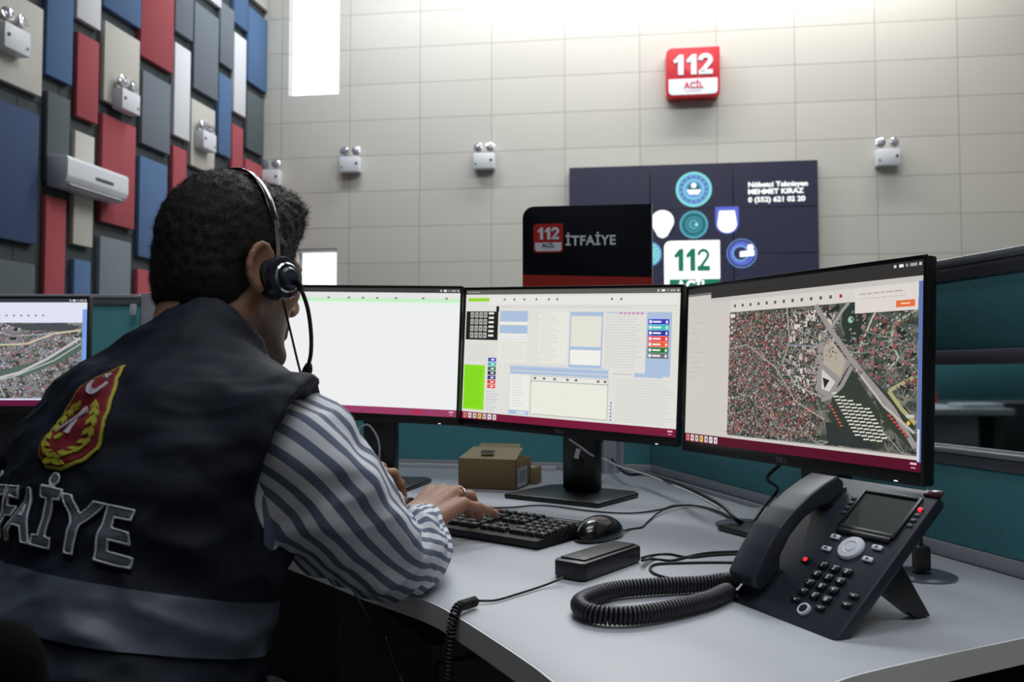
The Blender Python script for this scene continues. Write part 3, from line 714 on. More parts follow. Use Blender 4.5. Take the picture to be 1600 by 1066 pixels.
REDS = ((160, 88, 80), (138, 72, 70), (170, 96, 84), (122, 66, 66), (176, 110, 94), (146, 106, 100), (140, 134, 130), (188, 182, 176), (110, 112, 104), (166, 150, 140))
def scr_map(dim=1.0):
    p = Paint(.5270, .2965); p.rect(0, 0, 1, 1, (206, 200, 194), 0); topbar(p, (52, 50, 50)); p.rect(0, .035, .13, .05, (120, 116, 112), 2); p.rect(.13, .035, 1, .075, (52, 50, 48), 1)
    p.rect(.13, .076, 1, .100, (198, 194, 190), 2)
    u0, v0, u1, v1 = .235, .175, .985, .955-.03
    r, X, Y, cl = mapfill(p, u0, v0, u1, v1, 5, (78, 84, 76), REDS, 70, 1500)
    W_, H_ = u1-u0, v1-v0
    for k in range(1700):      # dense old town on the left
        x = r.random()**1.15*.66; y = .02+.96*r.random()
        if x > .36 and y < .62 and r.random() < .65: continue
        if x > .52 and y > .62: continue
        house(p, r, X, Y, x, y, .005+.0065*r.random(), r.choice(REDS), W_, H_, r.choice((.5, 2.1, 1.2))+r.gauss(0, .2))
    for k in range(2600):
        x = r.random()*.64; y = .01+.98*r.random()
        if x > .54 and y > .40: continue
        house(p, r, X, Y, x, y, .0028+.0036*r.random(), r.choice(((60, 70, 58), (44, 50, 46), (148, 142, 136), (116, 112, 108), (150, 92, 86), (178, 172, 164), (84, 92, 84))), W_, H_, None, .8, 7)
    for k in range(120):       # pale institutional blocks in the middle
        x = .38+.26*r.random(); y = .05+.58*r.random(); house(p, r, X, Y, x, y, .010+.012*r.random(), r.choice(((206, 200, 192), (184, 178, 172), (150, 146, 148), (214, 208, 198))), W_, H_, r.choice((.1, 1.6)), .7)
    def pg(P, c, lay=7): p.poly([(X(a), Y(b)) for a, b in P], c, lay)
    pg([(.56, .18), (.70, .42), (.60, .68), (.54, .62), (.52, .40)], (150, 144, 142)); pg([(.60, .24), (.68, .40), (.655, .52), (.565, .42), (.57, .30)], (176, 168, 152), 8)
    pg([(.56, .46), (.63, .55), (.60, .62), (.56, .60)], (206, 202, 196), 8); pg([(.565, .52), (.60, .54), (.575, .60)], (36, 40, 40), 9)
    pg([(.66, .02), (.80, .05), (.74, .28), (.69, .30), (.655, .15)], (46, 58, 52), 7); p.disc(X(.70), Y(.12), .018, (150, 190, 170), 8)
    pg([(.70, .42), (.80, .60), (.86, .80), (.99, .98), (.99, .76), (.80, .52)], (54, 62, 52), 7); pg([(.62, .62), (.70, .44), (.84, .74), (.86, .98), (.70, .97), (.60, .80)], (54, 62, 54), 7)
    pg([(.58, .84), (.70, .82), (.84, .99), (.60, .99)], (48, 54, 54), 7)
    def rd(P, w, c, lay=9): p.path([(X(a), Y(b)) for a, b in P], w, c, lay)
    rd([(.52, .0), (.60, .18), (.72, .42), (.90, .72), (.995, .95)], .03, (152, 146, 144)); rd([(.73, .46), (.86, .70), (.99, .86)], .014, (186, 180, 174), 10)
    rd([(.71, .44), (.66, .58), (.60, .66), (.56, .68)], .024, (150, 146, 146)); rd([(.60, .18), (.66, .05), (.69, .0)], .018, (156, 152, 150))
    rd([(.74, .34), (.80, .12), (.84, .02)], .010, (196, 190, 182)); rd([(.84, .02), (.93, .06), (.995, .08)], .010, (170, 166, 160)); rd([(.88, .60), (.995, .50)], .02, (168, 164, 122)); rd([(.88, .60), (.94, .72), (.995, .80)], .022, (172, 166, 118))
    rd([(.995, .08), (.90, .16), (.885, .28), (.92, .38), (.88, .46)], .012, (160, 176, 150)); rd([(.36, .0), (.38, .25), (.34, .42), (.42, .58), (.56, .66)], .010, (160, 154, 148)); rd([(.36, .28), (.55, .30)], .008, (140, 138, 150)); rd([(.0, .3), (.12, .27), (.3, .45), (.42, .70), (.58, .82)], .008, (160, 154, 148))
    for k in range(420):
        x = .70+.29*r.random(); y = .05+.62*r.random()
        if y > .30+1.35*(x-.70)+.05: continue
        house(p, r, X, Y, x, y, .003+.0045*r.random(), r.choice(((60, 74, 62), (44, 52, 48), (150, 146, 142), (150, 96, 92), (176, 168, 160), (96, 118, 104), (118, 112, 118))), W_, H_, None, .8, 9)
    for i in range(4):        # red villas, upper right
        for j in range(6): house(p, r, X, Y, .765+i*.045+j*-.004+(i % 2)*.01, .10+j*.075+i*.02, .0125, r.choice(((140, 92, 88), (126, 78, 78), (152, 104, 98), (146, 122, 112))), W_, H_, .5, .9, 10)
    for k in range(8): house(p, r, X, Y, .95+.04*r.random(), .15+.4*r.random(), .009, (140, 84, 84), W_, H_, .6, .9, 10)
    for a in range(5):        # white housing rows, lower right
        for b in range(13):
            x = .612+a*.040+b*.0098; y = .625+b*.0230+a*.024
            if x < .86 and y < .93: p.poly([(X(x), Y(y)), (X(x+.026), Y(y-.004)), (X(x+.026), Y(y+.006)), (X(x), Y(y+.010))], (214, 212, 200), 10)
    for b in range(7): house(p, r, X, Y, .61+b*.009, .72+b*.022, .010, (176, 96, 74), W_, H_, .1, .5, 10); house(p, r, X, Y, .885+b*.012, .76+b*.02, .010, (190, 84, 76), W_, H_, .1, .5, 10)
    p.disc(X(.965), Y(.80), .010, (236, 190, 60), 11); p.rect(X(.955), Y(.745), X(.99), Y(.765), (190, 196, 190), 11)
    # toolbar, popup and left menu
    p.rect(.235, .105, .985, .172, (214, 209, 203), 8)
    for k in range(13): p.rect(.255+k*.0385, .128, .265+k*.0385, .146, (90, 88, 86) if k < 12 else (170, 40, 60), 9)
    p.rect(.775, .105, .985, .235, (220, 214, 207), 13); p.rect(.915, .185, .975, .218, (228, 112, 62), 14); p.rect(.93, .198, .96, .204, (244, 214, 190), 15); p.bars(.79, .135, 6, (170, 166, 160), .006, 14, r, .018); p.bars(.79, .160, 8, (190, 186, 180), .004, 14, r, .016)
    p.rect(.238, .188, .262, .208, (226, 220, 218), 12)
    for k in range(4): p.rect(.242, .225+k*.035, .252, .240+k*.035, (190, 198, 206), 12)
    for k in range(14): p.bars(.02+(k % 3)*.012, .16+k*.032, 1, (184, 178, 172), .004, 2, r, .03)
    p.rect(.985, .1, 1, .955, (96, 118, 176), 2); p.rect(.985, .80, .993, .95, (206, 206, 226), 3)
    taskbar(p, (84, 16, 38)); return p
def scr_map2():
    p = Paint(.5270, .2965); p.rect(0, 0, 1, 1, (222, 226, 244), 0); topbar(p, (52, 54, 62)); u0, v0, u1, v1 = .25, .225, .975, .93
    for k in range(13): p.rect(.3+k*.0385, .15, .31+k*.0385, .166, (120, 124, 140), 3)
    r, X, Y, cl = mapfill(p, u0, v0, u1, v1, 9, (128, 132, 136), REDS, 50, 900)
    C2 = ((150, 140, 160), (84, 92, 96), (176, 176, 190), (190, 170, 190), (170, 96, 110), (206, 204, 214), (120, 120, 140), (182, 110, 120), (98, 110, 104))
    for k in range(1500): house(p, r, X, Y, .01+.98*r.random(), .01+.98*r.random(), .005+.006*r.random(), r.choice(C2), u1-u0, v1-v0)
    def pg(P, c, lay=7): p.poly([(X(a), Y(b)) for a, b in P], c, lay)
    pg([(0, .70), (.35, .66), (.70, .50), (.85, .38), (.99, .25), (.99, .36), (.85, .52), (.6, .70), (.3, .80), (0, .84)], (84, 104, 94)); pg([(.45, .02), (.85, .0), (.99, .06), (.9, .12), (.6, .10)], (74, 78, 84))
    for P, w, c in (([(0, .82), (.3, .78), (.55, .66), (.75, .48), (.99, .20)], .022, (198, 192, 196)), ([(.1, .86), (.5, .72), (.8, .50), (.99, .28)], .01, (186, 196, 190)), ([(0, .38), (.3, .30), (.6, .28), (.8, .14), (.99, .10)], .016, (204, 196, 170)), ([(.2, .0), (.5, .18), (.8, .14)], .012, (160, 160, 168)), ([(.35, .6), (.45, .99)], .008, (190, 196, 190))):
        p.path([(X(a), Y(b)) for a, b in P], w, c, 9)
    p.rect(.975, .1, 1, .93, (120, 160, 226), 2); taskbar(p, (96, 24, 60), False); return p

# ------------------------------------------------------------------ monitors
m_blk = mat('monitor_black', (17, 17, 19), .42, bump=.05); m_blk2 = mat('satin_black', (24, 24, 27), .35); m_badge = mat('badge_grey', (120, 122, 126), .35, .5)
def monitor(label, c, yaw, tilt, roll, paint, base=None, group=None, lift=None):
    """panel centre c; base = (x, y, yaw) of the foot"""
    R = RZ(yaw) @ Matrix.Rotation(tilt, 4, 'X') @ Matrix.Rotation(roll, 4, 'Y')
    bx_, by_, byaw = base
    t = thing('monitor', label, 'monitor', (bx_, by_, ZD), byaw, group)
    MWp = TR(*c) @ R; Wm, Hm = .5382, .3231
    g = G().box((0, .011, 0), (Wm, .020, Hm), MWp, .004); g.build('panel_case', m_blk, t, world=True)
    g = G().box((0, .030, .01), (.36, .026, .20), MWp, .008); g.build('rear_housing', m_blk2, t, world=True)
    # bezel lip
    g = G(); b = .0056; zb = .0190
    for (x0, x1, z0, z1) in ((-Wm/2, -Wm/2+b, -Hm/2, Hm/2), (Wm/2-b, Wm/2, -Hm/2, Hm/2), (-Wm/2+b, Wm/2-b, Hm/2-.0065, Hm/2), (-Wm/2+b, Wm/2-b, -Hm/2, -Hm/2+zb)):
        g.box(((x0+x1)/2, -.0005, (z0+z1)/2), (x1-x0, .003, z1-z0), MWp, .0006)
    bz = g.build('bezel', m_blk, t, world=True)
    p = paint(); sc = Hm-.0065-zb; cz = (Hm/2-.0065+(-Hm/2+zb))/2; k = np.array([(Wm-2*b)/p.w, 1, sc/p.h])
    M2 = MWp @ TR(0, .0002, cz) @ Matrix.Diagonal((k[0], 1, k[2], 1)); p.g.v = [tuple(M2 @ Vector(q)) for q in p.g.v]
    p.g.build('screen', m_scr, t, world=True, auto=False, cols=p.c)
    v, f = text_geo('DELL', .0075, .0006, .02, 1.05); M3 = MWp @ TR(0, -.002, -Hm/2+.006) @ Matrix.Rotation(PI/2, 4, 'X')
    G().add(v, f, M3).build('badge', m_badge, bz, world=True, auto=False)
    G().box((Wm/2-.045, -.0025, -Hm/2+.003), (.006, .001, .0015), MWp).build('power_light', emis('power_led', (235, 240, 245), 1.2), bz, world=True, auto=False)
    # stand
    MBs = TR(bx_, by_, ZD) @ RZ(byaw)
    G().prism([(-.122, -.105), (.122, -.105), (.122, .08), (.10, .105), (-.10, .105), (-.122, .08)], .001, .011, MBs, .003).build('stand_base', m_blk2, t, world=True)
    G().box((0, .035, .011+.17), (.088, .038, .34), MBs, .008).build('stand_column', m_blk2, t, world=True)
    G().lathe([(.016, 0), (.016, .002), (.0145, .002)], 24, MBs @ TR(0, .0155, .075) @ Matrix.Rotation(PI/2, 4, 'X')).build('cable_hole', m_blk, t, world=True)
    hc = MBs @ Vector((0, .03, .34)); pc = MWp @ Vector((0, .045, .02))
    G().tube([MBs @ Vector((0, .025, .30)), (hc+pc)/2, pc], .026, 14).build('pivot', m_blk2, t, world=True)
    return t
monitor('middle monitor showing forms with a green list, beside the cardboard box', (.109, 1.781, CZ+.029), -.576, 0, .045, scr_forms, (.142, 1.895, -.62), 'monitors of the operator')
monitor('right monitor showing a satellite street map, above the phone', (.458, 1.389, CZ+.009), -1.122, -.035, .011, scr_map, (.515, 1.43, -1.12), 'monitors of the operator')
monitor('monitor with a blank white window right of the seated person\'s face', (-.379, 1.975, CZ+.052), -.25, 0, .034, scr_blank, (-.345, 2.10, -.25), 'monitors of the operator')
monitor('far left monitor with a pale aerial map, on the neighbour desk', (-1.443, 2.29, CZ+.055), 0, 0, 0, scr_map2, (-1.443, 2.37, 0))

# --- table sign on the middle partition
sY = 2.50
a = atY(817, 445, sY); b = atY(1015, 324, sY); sw = b.x-a.x; sz0 = ZD+.452; sh = b.z-sz0
a.z = sz0
ang = math.atan2(db.y, db.x)*.55
t = thing('station_sign', 'black station sign with red 112 logo standing on the partition top', 'sign', M=frame((a.x, a.y, sz0), (math.cos(ang), math.sin(ang), 0), (0, 0, 1), (math.sin(ang), -math.cos(ang), 0)))
sw /= math.cos(ang)
m_sb = mat('sign_black', (8, 15, 24), .45, spec=.2)
G().prism(rounded(sw, sh, (.01, .002, .002, .035)), 0, .008, None, .0015).build('board', m_sb, t)
ez = wloc_ = None
def sl(px, py):
    M_ = MW[t.name]; q = M_.inverted() @ atpl(px, py, M_.translation, M_.to_3x3() @ Vector((0, 0, 1))); return q.x, q.y
x0, y0 = sl(818, 430); x1, y1 = sl(1013, 434)
G().add([(.004, .002, .0086), (sw-.002, .002, .0086), (sw-.001, y1, .0086), (.001, y0, .0086)], [(0, 1, 2, 3)]).build('red_band', mat('sign_dark_red', (168, 34, 26), .35), t, auto=False)
G().box((sw-.001, sh/2, .004), (.003, sh-.002, .009), None, .0005).build('edge_strip', mat('clear_edge', (190, 195, 200), .3), t)
xa, ya = sl(834, 396); xb, yb = sl(880, 350); w_ = xb-xa; h_ = yb-ya
G().prism([(xa+x, ya+y) for x, y in rounded(w_, h_, (.1*w_, .1*w_, .02*w_, .12*w_))], .008, .0092, None).build('logo_tile', mat('logo_red', (190, 30, 30), .35), t)
G().prism([(xa+.05*w_+x, ya+.05*h_+y) for x, y in rounded(w_*.9, h_*.30, (.1*w_, .1*w_, 0, 0))], .0092, .0098).build('logo_strip', m_swht, t)
v, f = digits112(h_*.44, .001, w_*.74); G().add(v, f, TR(xa+w_*.5, ya+h_*.44, .0092)).build('logo_digits', m_swht, t, auto=False)
v, f = text_geo('ACİL', h_*.13, .0006, .02, 1.0, width=w_*.42); G().add(v, f, TR(xa+w_*.5, ya+h_*.19, .0098)).build('logo_word', mat('sign_ink', (30, 24, 34), .4), t, auto=False)
xa, ya = sl(884, 384); xb, yb = sl(962, 368)
v, f = text_geo('İTFAİYE', yb-ya, .001, .03, 1.08, width=xb-xa); G().add(v, f, TR((xa+xb)/2, ya, .008)).build('lettering', m_swht, t, auto=False)
for sx in (.25, .75): G().box((sw*sx, .004, -.004), (.03, .03, .03), None, .002).build('clamp', m_alud, t)

# --- cardboard box with open lid
bl = atz(716, 763); brr = atz(806, 767); bd = (brr-bl); bd.z = 0; bw_ = bd.length; bd.normalize(); bn = Vector((-bd.y, bd.x, 0))
m_card = mat('cardboard', (140, 120, 84), .85, var=.1, scale=40, bump=.2); m_cin = mat('cardboard_inner', (150, 138, 108), .85)
t = thing('cardboard_box', 'small brown cardboard box with raised lid behind the keyboard', 'box', M=frame(bl, bd, bn, (0, 0, 1)))
hb = .071; db_ = .13
g = G(); 
for (c, s_) in (((bw_/2, .0015, hb/2), (bw_, .003, hb)), ((.0015, db_/2, hb/2), (.003, db_, hb)), ((bw_-.0015, db_/2, hb/2), (.003, db_, hb)), ((bw_/2, db_-.0015, hb/2), (bw_, .003, hb)), ((bw_/2, db_/2, .002), (bw_, db_, .004))): g.box(c, s_, None, .0008)
g.build('carton', m_card, t)
G().add([(0, .0, hb), (bw_, 0, hb), (bw_-.004, .075, hb+.022), (.012, .075, hb+.022), (0, .0, hb+.003), (bw_, 0, hb+.003), (bw_-.004, .075, hb+.025), (.012, .075, hb+.025)], [(0, 3, 2, 1), (4, 5, 6, 7), (0, 1, 5, 4), (1, 2, 6, 5), (2, 3, 7, 6), (3, 0, 4, 7)]).build('lid_flap', m_cin, t, auto=False)
G().box((bw_*.46, .025, 0), (.034, .018, .0008), TR(0, 0, hb+.0112) @ Matrix.Rotation(math.atan2(.022, .075), 4, 'X')).build('slot', mat('slot_dark', (38, 36, 30), .8), t, auto=False)
G().add([(.02, .07, hb+.02), (bw_-.015, .07, hb+.02), (bw_-.012, .085, hb+.034), (.03, .085, hb+.034), (.02, .074, hb+.018), (bw_-.015, .074, hb+.018), (bw_-.012, .09, hb+.032), (.03, .09, hb+.032)], [(0, 1, 2, 3), (5, 4, 7, 6), (0, 4, 5, 1), (1, 5, 6, 2), (2, 6, 7, 3), (3, 7, 4, 0)]).build('tuck_flap', m_cin, t, auto=False)
G().box((bw_+.0006, .052, .028), (.001, .075, .045)).build('shipping_label', mat('label_white', (186, 192, 200), .6), t, auto=False)
for k in range(4): G().box((bw_+.0013, .03+k*.014, .03), (.0006, .006, .030)).build('label_print', mat('label_ink', (96, 110, 128), .6), t, auto=False)
G().box((bw_+.010, .145, .022), (.012, .06, .042), None, .002).build('side_flap', m_card, t)
# post-it like pale tape roll behind the stand
o = G().lathe([(.028, 0), (.045, 0), (.045, .008), (.028, .008)], 40).build('tape_roll', mat('pale_yellow', (196, 200, 140), .6)); q = atz(915, 754); o.location = (q.x, q.y, ZD+.0005); tag(o, 'pale yellow disc lying on the desk behind the middle monitor foot', 'tape')

# --- keyboard
kr = atz(898, 826); kn = atz(840, 861); kl = atz(700, 838)
ku = (kn-kl); ku.z = 0; ku.normalize(); kv = Vector((-ku.y, ku.x, 0)); KW, KD = .445, .155
ko = kn-ku*KW
MK = frame(ko, ku, kv, (0, 0, 1))
t = thing('keyboard', 'black wired full-size keyboard under the hands', 'keyboard', M=MK)
G().add([(0, 0, .004), (KW, 0, .004), (KW, KD, .004), (0, KD, .004), (.002, .001, .014), (KW-.002, .001, .014), (KW-.004, KD-.002, .024), (.004, KD-.002, .024)], [(0, 3, 2, 1), (4, 5, 6, 7), (0, 1, 5, 4), (1, 2, 6, 5), (2, 3, 7, 6), (3, 0, 4, 7)]).build('body', m_blk2, t, auto=False)
m_key = mat('key_black', (20, 20, 22), .38); m_leg = mat('key_legend', (150, 152, 156), .6)
Mt = TR(0, 0, .014) @ Matrix.Rotation(math.atan2(.010, KD), 4, 'X')
gl = G(); rk = random.Random(2)
kk = .0190
rowsK = []
for r_ in range(6):
    y = .022+r_*.0195+(.006 if r_ == 5 else 0); x = .012
    lay = {0: [1.25, 1.25, 1.25, 6.25, 1.25, 1.25, 1.25, 1.25], 1: [2.25]+[1]*10+[2.75], 2: [1.75]+[1]*11+[2.25], 3: [1.5]+[1]*12+[1.5], 4: [1]*13+[2], 5: [1, 0]+[1]*4+[-.5]+[1]*4+[-.5]+[1]*4}[r_]
    for w in lay:
        if w > 0: rowsK.append((x, y, w))
        x += abs(w)*kk if w else kk
    x = .012+15*kk+.006
    for w in {0: [1, 1, 1], 1: [0, 1, 0], 2: [], 3: [1, 1, 1], 4: [1, 1, 1], 5: [1, 1, 1]}[r_]:
        if w: rowsK.append((x, y, 1))
        x += kk
    x = .012+18*kk+.012
    if r_ < 5:
        for w in ([2, 1] if r_ == 0 else [1, 1, 1]): rowsK.append((x, y, w)); x += w*kk
        rowsK.append((x, y, 1))
keys = []
for (x, y, w) in rowsK:
    M = Mt @ TR(x+w*kk/2, y+kk/2, 0)
    bm = bmesh.new(); bmesh.ops.create_cube(bm, size=1)
    for q in bm.verts: q.co = Vector((q.co.x*(w*kk-.0022-(.003 if q.co.z > 0 else 0)), q.co.y*(kk-.0022-(.003 if q.co.z > 0 else 0)), (q.co.z+.5)*.0062))
    bmesh.ops.bevel(bm, geom=bm.edges[:], offset=.0008, segments=1, affect='EDGES'); keys.append((kn, (x, y), bm, M))
# keys nearest the camera (right hand side) are parts, the rest one piece
order = sorted(range(len(keys)), key=lambda i: -keys[i][1][0]); gk = G()
for n_, i in enumerate(order):
    if n_ < 92: G().bm(keys[i][2], keys[i][3]).build('key', m_key, t)
    else: gk.bm(keys[i][2], keys[i][3])
    x, y = keys[i][1]
    gl.box((-.002, .002, .0064), (.003+.002*rk.random(), .0035, .0003), keys[i][3])
o = gk.build('remaining_keys', m_key, t); o['kind'] = 'stuff'
o = gl.build('key_legends', m_leg, t, auto=False)
G().box((KW-.045, KD-.012, .0235), (.05, .006, .0005)).build('indicator_strip', m_leg, t, auto=False)

# --- cables
m_cab = mat('cable_black', (14, 14, 16), .45); m_cabw = mat('cable_white', (206, 206, 206), .45); m_coil = mat('coil_cord', (32, 32, 38), .4)
def cable(name, label, pts, r, m=None, parent=None, n=10):
    o = G().tube(catmull(pts, n), r, 8).build(name, m or m_cab, parent, world=True, smooth=True)
    if parent is None: tag(o, label, 'cable')
    return o
def dz(px, py, h=.002): q = atz(px, py, ZD+h); return q
kc = [dz(752, 795, .012), dz(765, 794, .004), dz(800, 793, .003), dz(850, 790, .003), dz(925, 799, .003), dz(985, 802, .003), dz(1030, 797, .003), dz(1055, 790, .004), dz(1095, 792, .004), dz(1125, 802, .003), dz(1150, 815, .003)]
cable('keyboard_cable', 'thin black cable from the keyboard running past the monitor foot', kc, .0018)
cable('mouse_cable', 'thin black cable from the mouse curving up to the desk grommet', [dz(970, 831, .008), dz(985, 827), dz(1003, 824), dz(1012, 816), dz(1028, 802, .006), dz(1050, 792, .008), dz(1085, 790, .004), dz(1120, 798), dz(1148, 812)], .0018)
# adapter, mouse
aa = [atz(*q) for q in ((877, 905), (912, 912), (1000, 880))]
au = (aa[2]-aa[1]); au.z = 0; al_ = au.length; au.normalize(); av = Vector((-au.y, au.x, 0))
t = thing('headset_adapter', 'black box on the headset cord in front of the mouse', 'adapter', M=frame(aa[1], au, av, (0, 0, 1)))
G().prism([(.006, 0), (.155, 0), (.160, .006), (.160, .044), (.150, .052), (.006, .052), (0, .046), (0, .006)], .001, .026, None, .004).build('body', m_blk2, t)
G().prism([(.012, .006), (.15, .006), (.15, .046), (.012, .046)], .026, .0285, None, .002).build('top_cover', m_blk, t)
G().box((.028, .026, .0287), (.012, .004, .0006)).build('marking', mat('adapter_mark', (120, 116, 104), .5), t, auto=False)
G().box((.166, .026, .014), (.014, .014, .010), None, .002).build('plug', m_blk, t)
mb = [atz(*q) for q in ((901, 850), (963, 835))]
mc = (atz(936, 858)+atz(936, 826))/2
t = thing('computer_mouse', 'black wired mouse beside the keyboard', 'mouse', (mc.x, mc.y, ZD), -.60)
Fm = Field((-.045, -.07, -.01), (.045, .07, .05), .0022)
Fm.ell((0, -.008, .006), (.031, .054, .033), k=.01); Fm.ell((0, .025, .006), (.027, .036, .022), k=.02); Fm.plane((0, 0, .0015), (0, 0, -1), .003)
V, Fc = Fm.mesh(); npmesh('shell', V, Fc, mat('mouse_gloss', (14, 15, 18), .22, coat=.4), t, world=False)
G().lathe([(0, -.004), (.009, -.004), (.010, 0), (.009, .004), (0, .004)], 20, TR(0, .036, .022) @ Matrix.Rotation(PI/2, 4, 'Y')).build('scroll_wheel', m_blk, t)
G().box((0, .046, .014), (.030, .022, .014), None, .005).build('nose_cover', mat('mouse_grey', (90, 92, 96), .3), t)

# grommets
def grommet(px, py, label, r=.05, plug=True):
    q = atz(px, py); t = thing('cable_grommet', label, 'grommet', (q.x, q.y, ZD), 0, 'desk cable grommets')
    G().lathe([(.012, 0), (r, 0), (r, .003), (r-.006, .005), (.012, .005)], 40).build('metal_ring', mat('grommet_metal', (120, 126, 136), .3, .8), t)
    G().lathe([(0, .0), (.0125, .0), (.0125, .006), (0, .006)], 20).build('opening', m_blk, t)
    return q
gq = grommet(1440, 901, 'silver round grommet with black plug behind the phone', .045)
g2 = grommet(1165, 822, 'silver grommet with several cables left of the phone handset', .055)
pt = thing('power_plug', 'black plug standing in the silver grommet behind phone', 'plug', (gq.x, gq.y, ZD+.0055))
G().box((0, 0, .020), (.02, .02, .035), None, .004).build('plug_body', m_blk, pt)
G().tube(catmull([(0, 0, .037), (0, 0, .055), (-.004, -.004, .075), (-.02, -.02, .085), (-.04, -.03, .075)], 8), .0025, 8).build('cord', m_cab, pt)
# cables dropping into the left grommet
cm = Vector((.158, 1.90, ZD+.10))
cable('monitor_cable', 'thick black cable sweeping from middle monitor down to the grommet', [(.20, 1.97, ZD+.17), atz(940, 712, ZD+.03)+Vector((0, -.1, .03)), dz(975, 738, .03), dz(1010, 742, .035), dz(1055, 755, .04), dz(1100, 775, .045), dz(1130, 792, .035), dz(1150, 812, .02), (g2.x, g2.y, ZD+.004)], .0038)
cable('network_cable', 'pale grey cable running along the partition to the grommet', [(.128, 1.853, ZD+.135), (.150, 1.845, ZD+.120), (.180, 1.86, ZD+.098), dz(940, 716, .06), dz(970, 730, .05), dz(1010, 742, .04), dz(1055, 760, .03), dz(1090, 775, .02), dz(1125, 795, .01)], .0022, m_cabw)
cable('power_cable', 'black cable looping beside the grommet under the right monitor', [(.50, 1.50, ZD+.13), (.47, 1.53, ZD+.09), dz(1215, 765, .06), dz(1195, 790, .03), dz(1180, 812, .01), (g2.x+.01, g2.y, ZD+.006)], .0032)
# white tagged cable on the left stand
wt = cable('display_cable', 'white display cable with paper tag hanging on the stand behind the blank monitor', [atY(560, 668, 1.98), atY(575, 664, 1.99), atY(588, 680, 2.0), atY(593, 700, 2.02), atY(592, 730, 2.06)], .0022, m_cabw)
p_ = atY(554, 671, 1.975); G().box((0, 0, 0), (.022, .002, .014), TR(p_) @ Matrix.Rotation(.7, 4, 'Y'), .0005).build('paper_tag', mat('paper_tag', (222, 222, 222), .6), wt, world=True)
p_ = atY(902, 709, 1.835); o = G().box((0, 0, 0), (.010, .0012, .022), TR(p_) @ Matrix.Rotation(.25, 4, 'Y'), .0003).build('paper_tag', mat('paper_tag', (222, 222, 222), .6)); tag(o, 'white paper tag on the cable at the middle monitor stand', 'tag')

# --- desk phone
FL = atz(1140, 938); FR = atz(1305, 1003); FL.z = FR.z = ZD
ew = (FR-FL); PW = ew.length; ew.normalize(); gh = Vector((-ew.y, ew.x, 0)); ta = math.radians(42)
el = gh*math.cos(ta)+Vector((0, 0, math.sin(ta))); nz = ew.cross(el)
PL = .218
MP = frame(FL+nz*0, ew, el, nz)
m_ph = mat('phone_black', (43, 48, 59), .4, bump=.05, bscale=1500); m_ph2 = mat('phone_dark', (16, 17, 20), .35)
t = thing('desk_phone', 'black office desk phone with screen, tilted on its stand', 'telephone', (FL.x, FL.y, ZD)); 
def ph(g, nm, m, par=None, auto=True): return g.build(nm, m, par or t, world=True, auto=auto)
def off_(g, M): g.v = [tuple(M @ Vector(p)) for p in g.v]; return g
def hb(*a, **k): return off_(G().box(*a, **k), MP)
# body: wedge following the slope; z is height above the face plane (negative = below)
ph(off_(G().prism(rounded(PW, PL, (.008, .008, .012, .012)), -.014, 0, None, .003), MP), 'body', m_ph)
ph(hb((PW-.0015, PL/2, -.004), (.002, PL-.03, .004), None, .0006), 'side_trim', m_ph2)
lx0, lx1, ly0, ly1 = .077, .154, .146, .200
g = G()
for (a0, b0, a1, b1) in ((lx0-.004, ly0-.006, lx0, ly1+.004), (lx1, ly0-.006, lx1+.004, ly1+.004), (lx0, ly1, lx1, ly1+.004), (lx0, ly0-.006, lx1, ly0)): g.box(((a0+a1)/2, (b0+b1)/2, .0015), (a1-a0, b1-b0, .003), None, .0005)
ph(off_(g, MP), 'screen_frame', m_ph2)
ph(hb(((lx0+lx1)/2, (ly0+ly1)/2, .0006), (lx1-lx0, ly1-ly0, .001)), 'display', mat('phone_lcd', (46, 52, 50), .45, spec=.2), auto=False)
ph(hb(((lx0+lx1)/2, ly0-.009, .002), (lx1-lx0+.002, .006, .004), None, .001), 'softkey_bar', m_ph2)
m_btn = mat('button_grey', (216, 220, 230), .4)
nav = ph(off_(G().lathe([(0, .0045), (.006, .0045), (.007, .0035), (.0085, .0045), (.015, .004), (.0165, .002), (.0165, 0)], 32, TR(.113, .116, 0)), MP), 'navigation_ring', m_btn)
for (x, y) in ((.082, .126), (.082, .107), (.145, .125), (.144, .107)):
    b_ = ph(hb((x, y, .0015), (.014, .0065, .003), None, .0025), 'function_button', m_btn); ph(hb((x, y, .0032), (.004, .0022, .0004)), 'button_mark', m_ph2, b_, auto=False)
lit = '123456789*0#'
for k in range(12):
    x = (.0945, .1125, .1310)[k % 3]; y = (.0835, .0698, .0560, .0425)[k//3]
    b_ = ph(hb((x, y, .0018), (.0125, .0085, .0036), None, .0012), 'dial_key', m_ph2)
    v, f = text_geo(lit[k], .0052, .0003, .02); g = G().add(v, f, TR(x, y-.0025, .0036)); ph(off_(g, MP), 'key_digit', m_btn, b_, auto=False)
for (x, y, w) in ((.092, .0300, .013), (.130, .0300, .013), (.159, .057, .013), (.158, .044, .013)):
    b_ = ph(hb((x, y, .0014), (w, .006, .0028), None, .001), 'volume_key', m_ph2); ph(hb((x, y, .003), (.003, .0015, .0003)), 'key_mark', m_btn, b_, auto=False)
sp_ = ph(off_(G().lathe([(0, .001), (.0055, .001), (.0055, .003), (.0075, .003), (.008, 0)], 28, TR(.111, .0225, 0)), MP), 'speaker_button', m_btn)
ph(off_(G().lathe([(0, .0032), (.0055, .0030), (.0056, .001)], 24, TR(.111, .0225, 0)), MP), 'speaker_button_face', m_ph2)
m_redl = emis('red_led', (255, 40, 50), 1.3, (120, 20, 20))
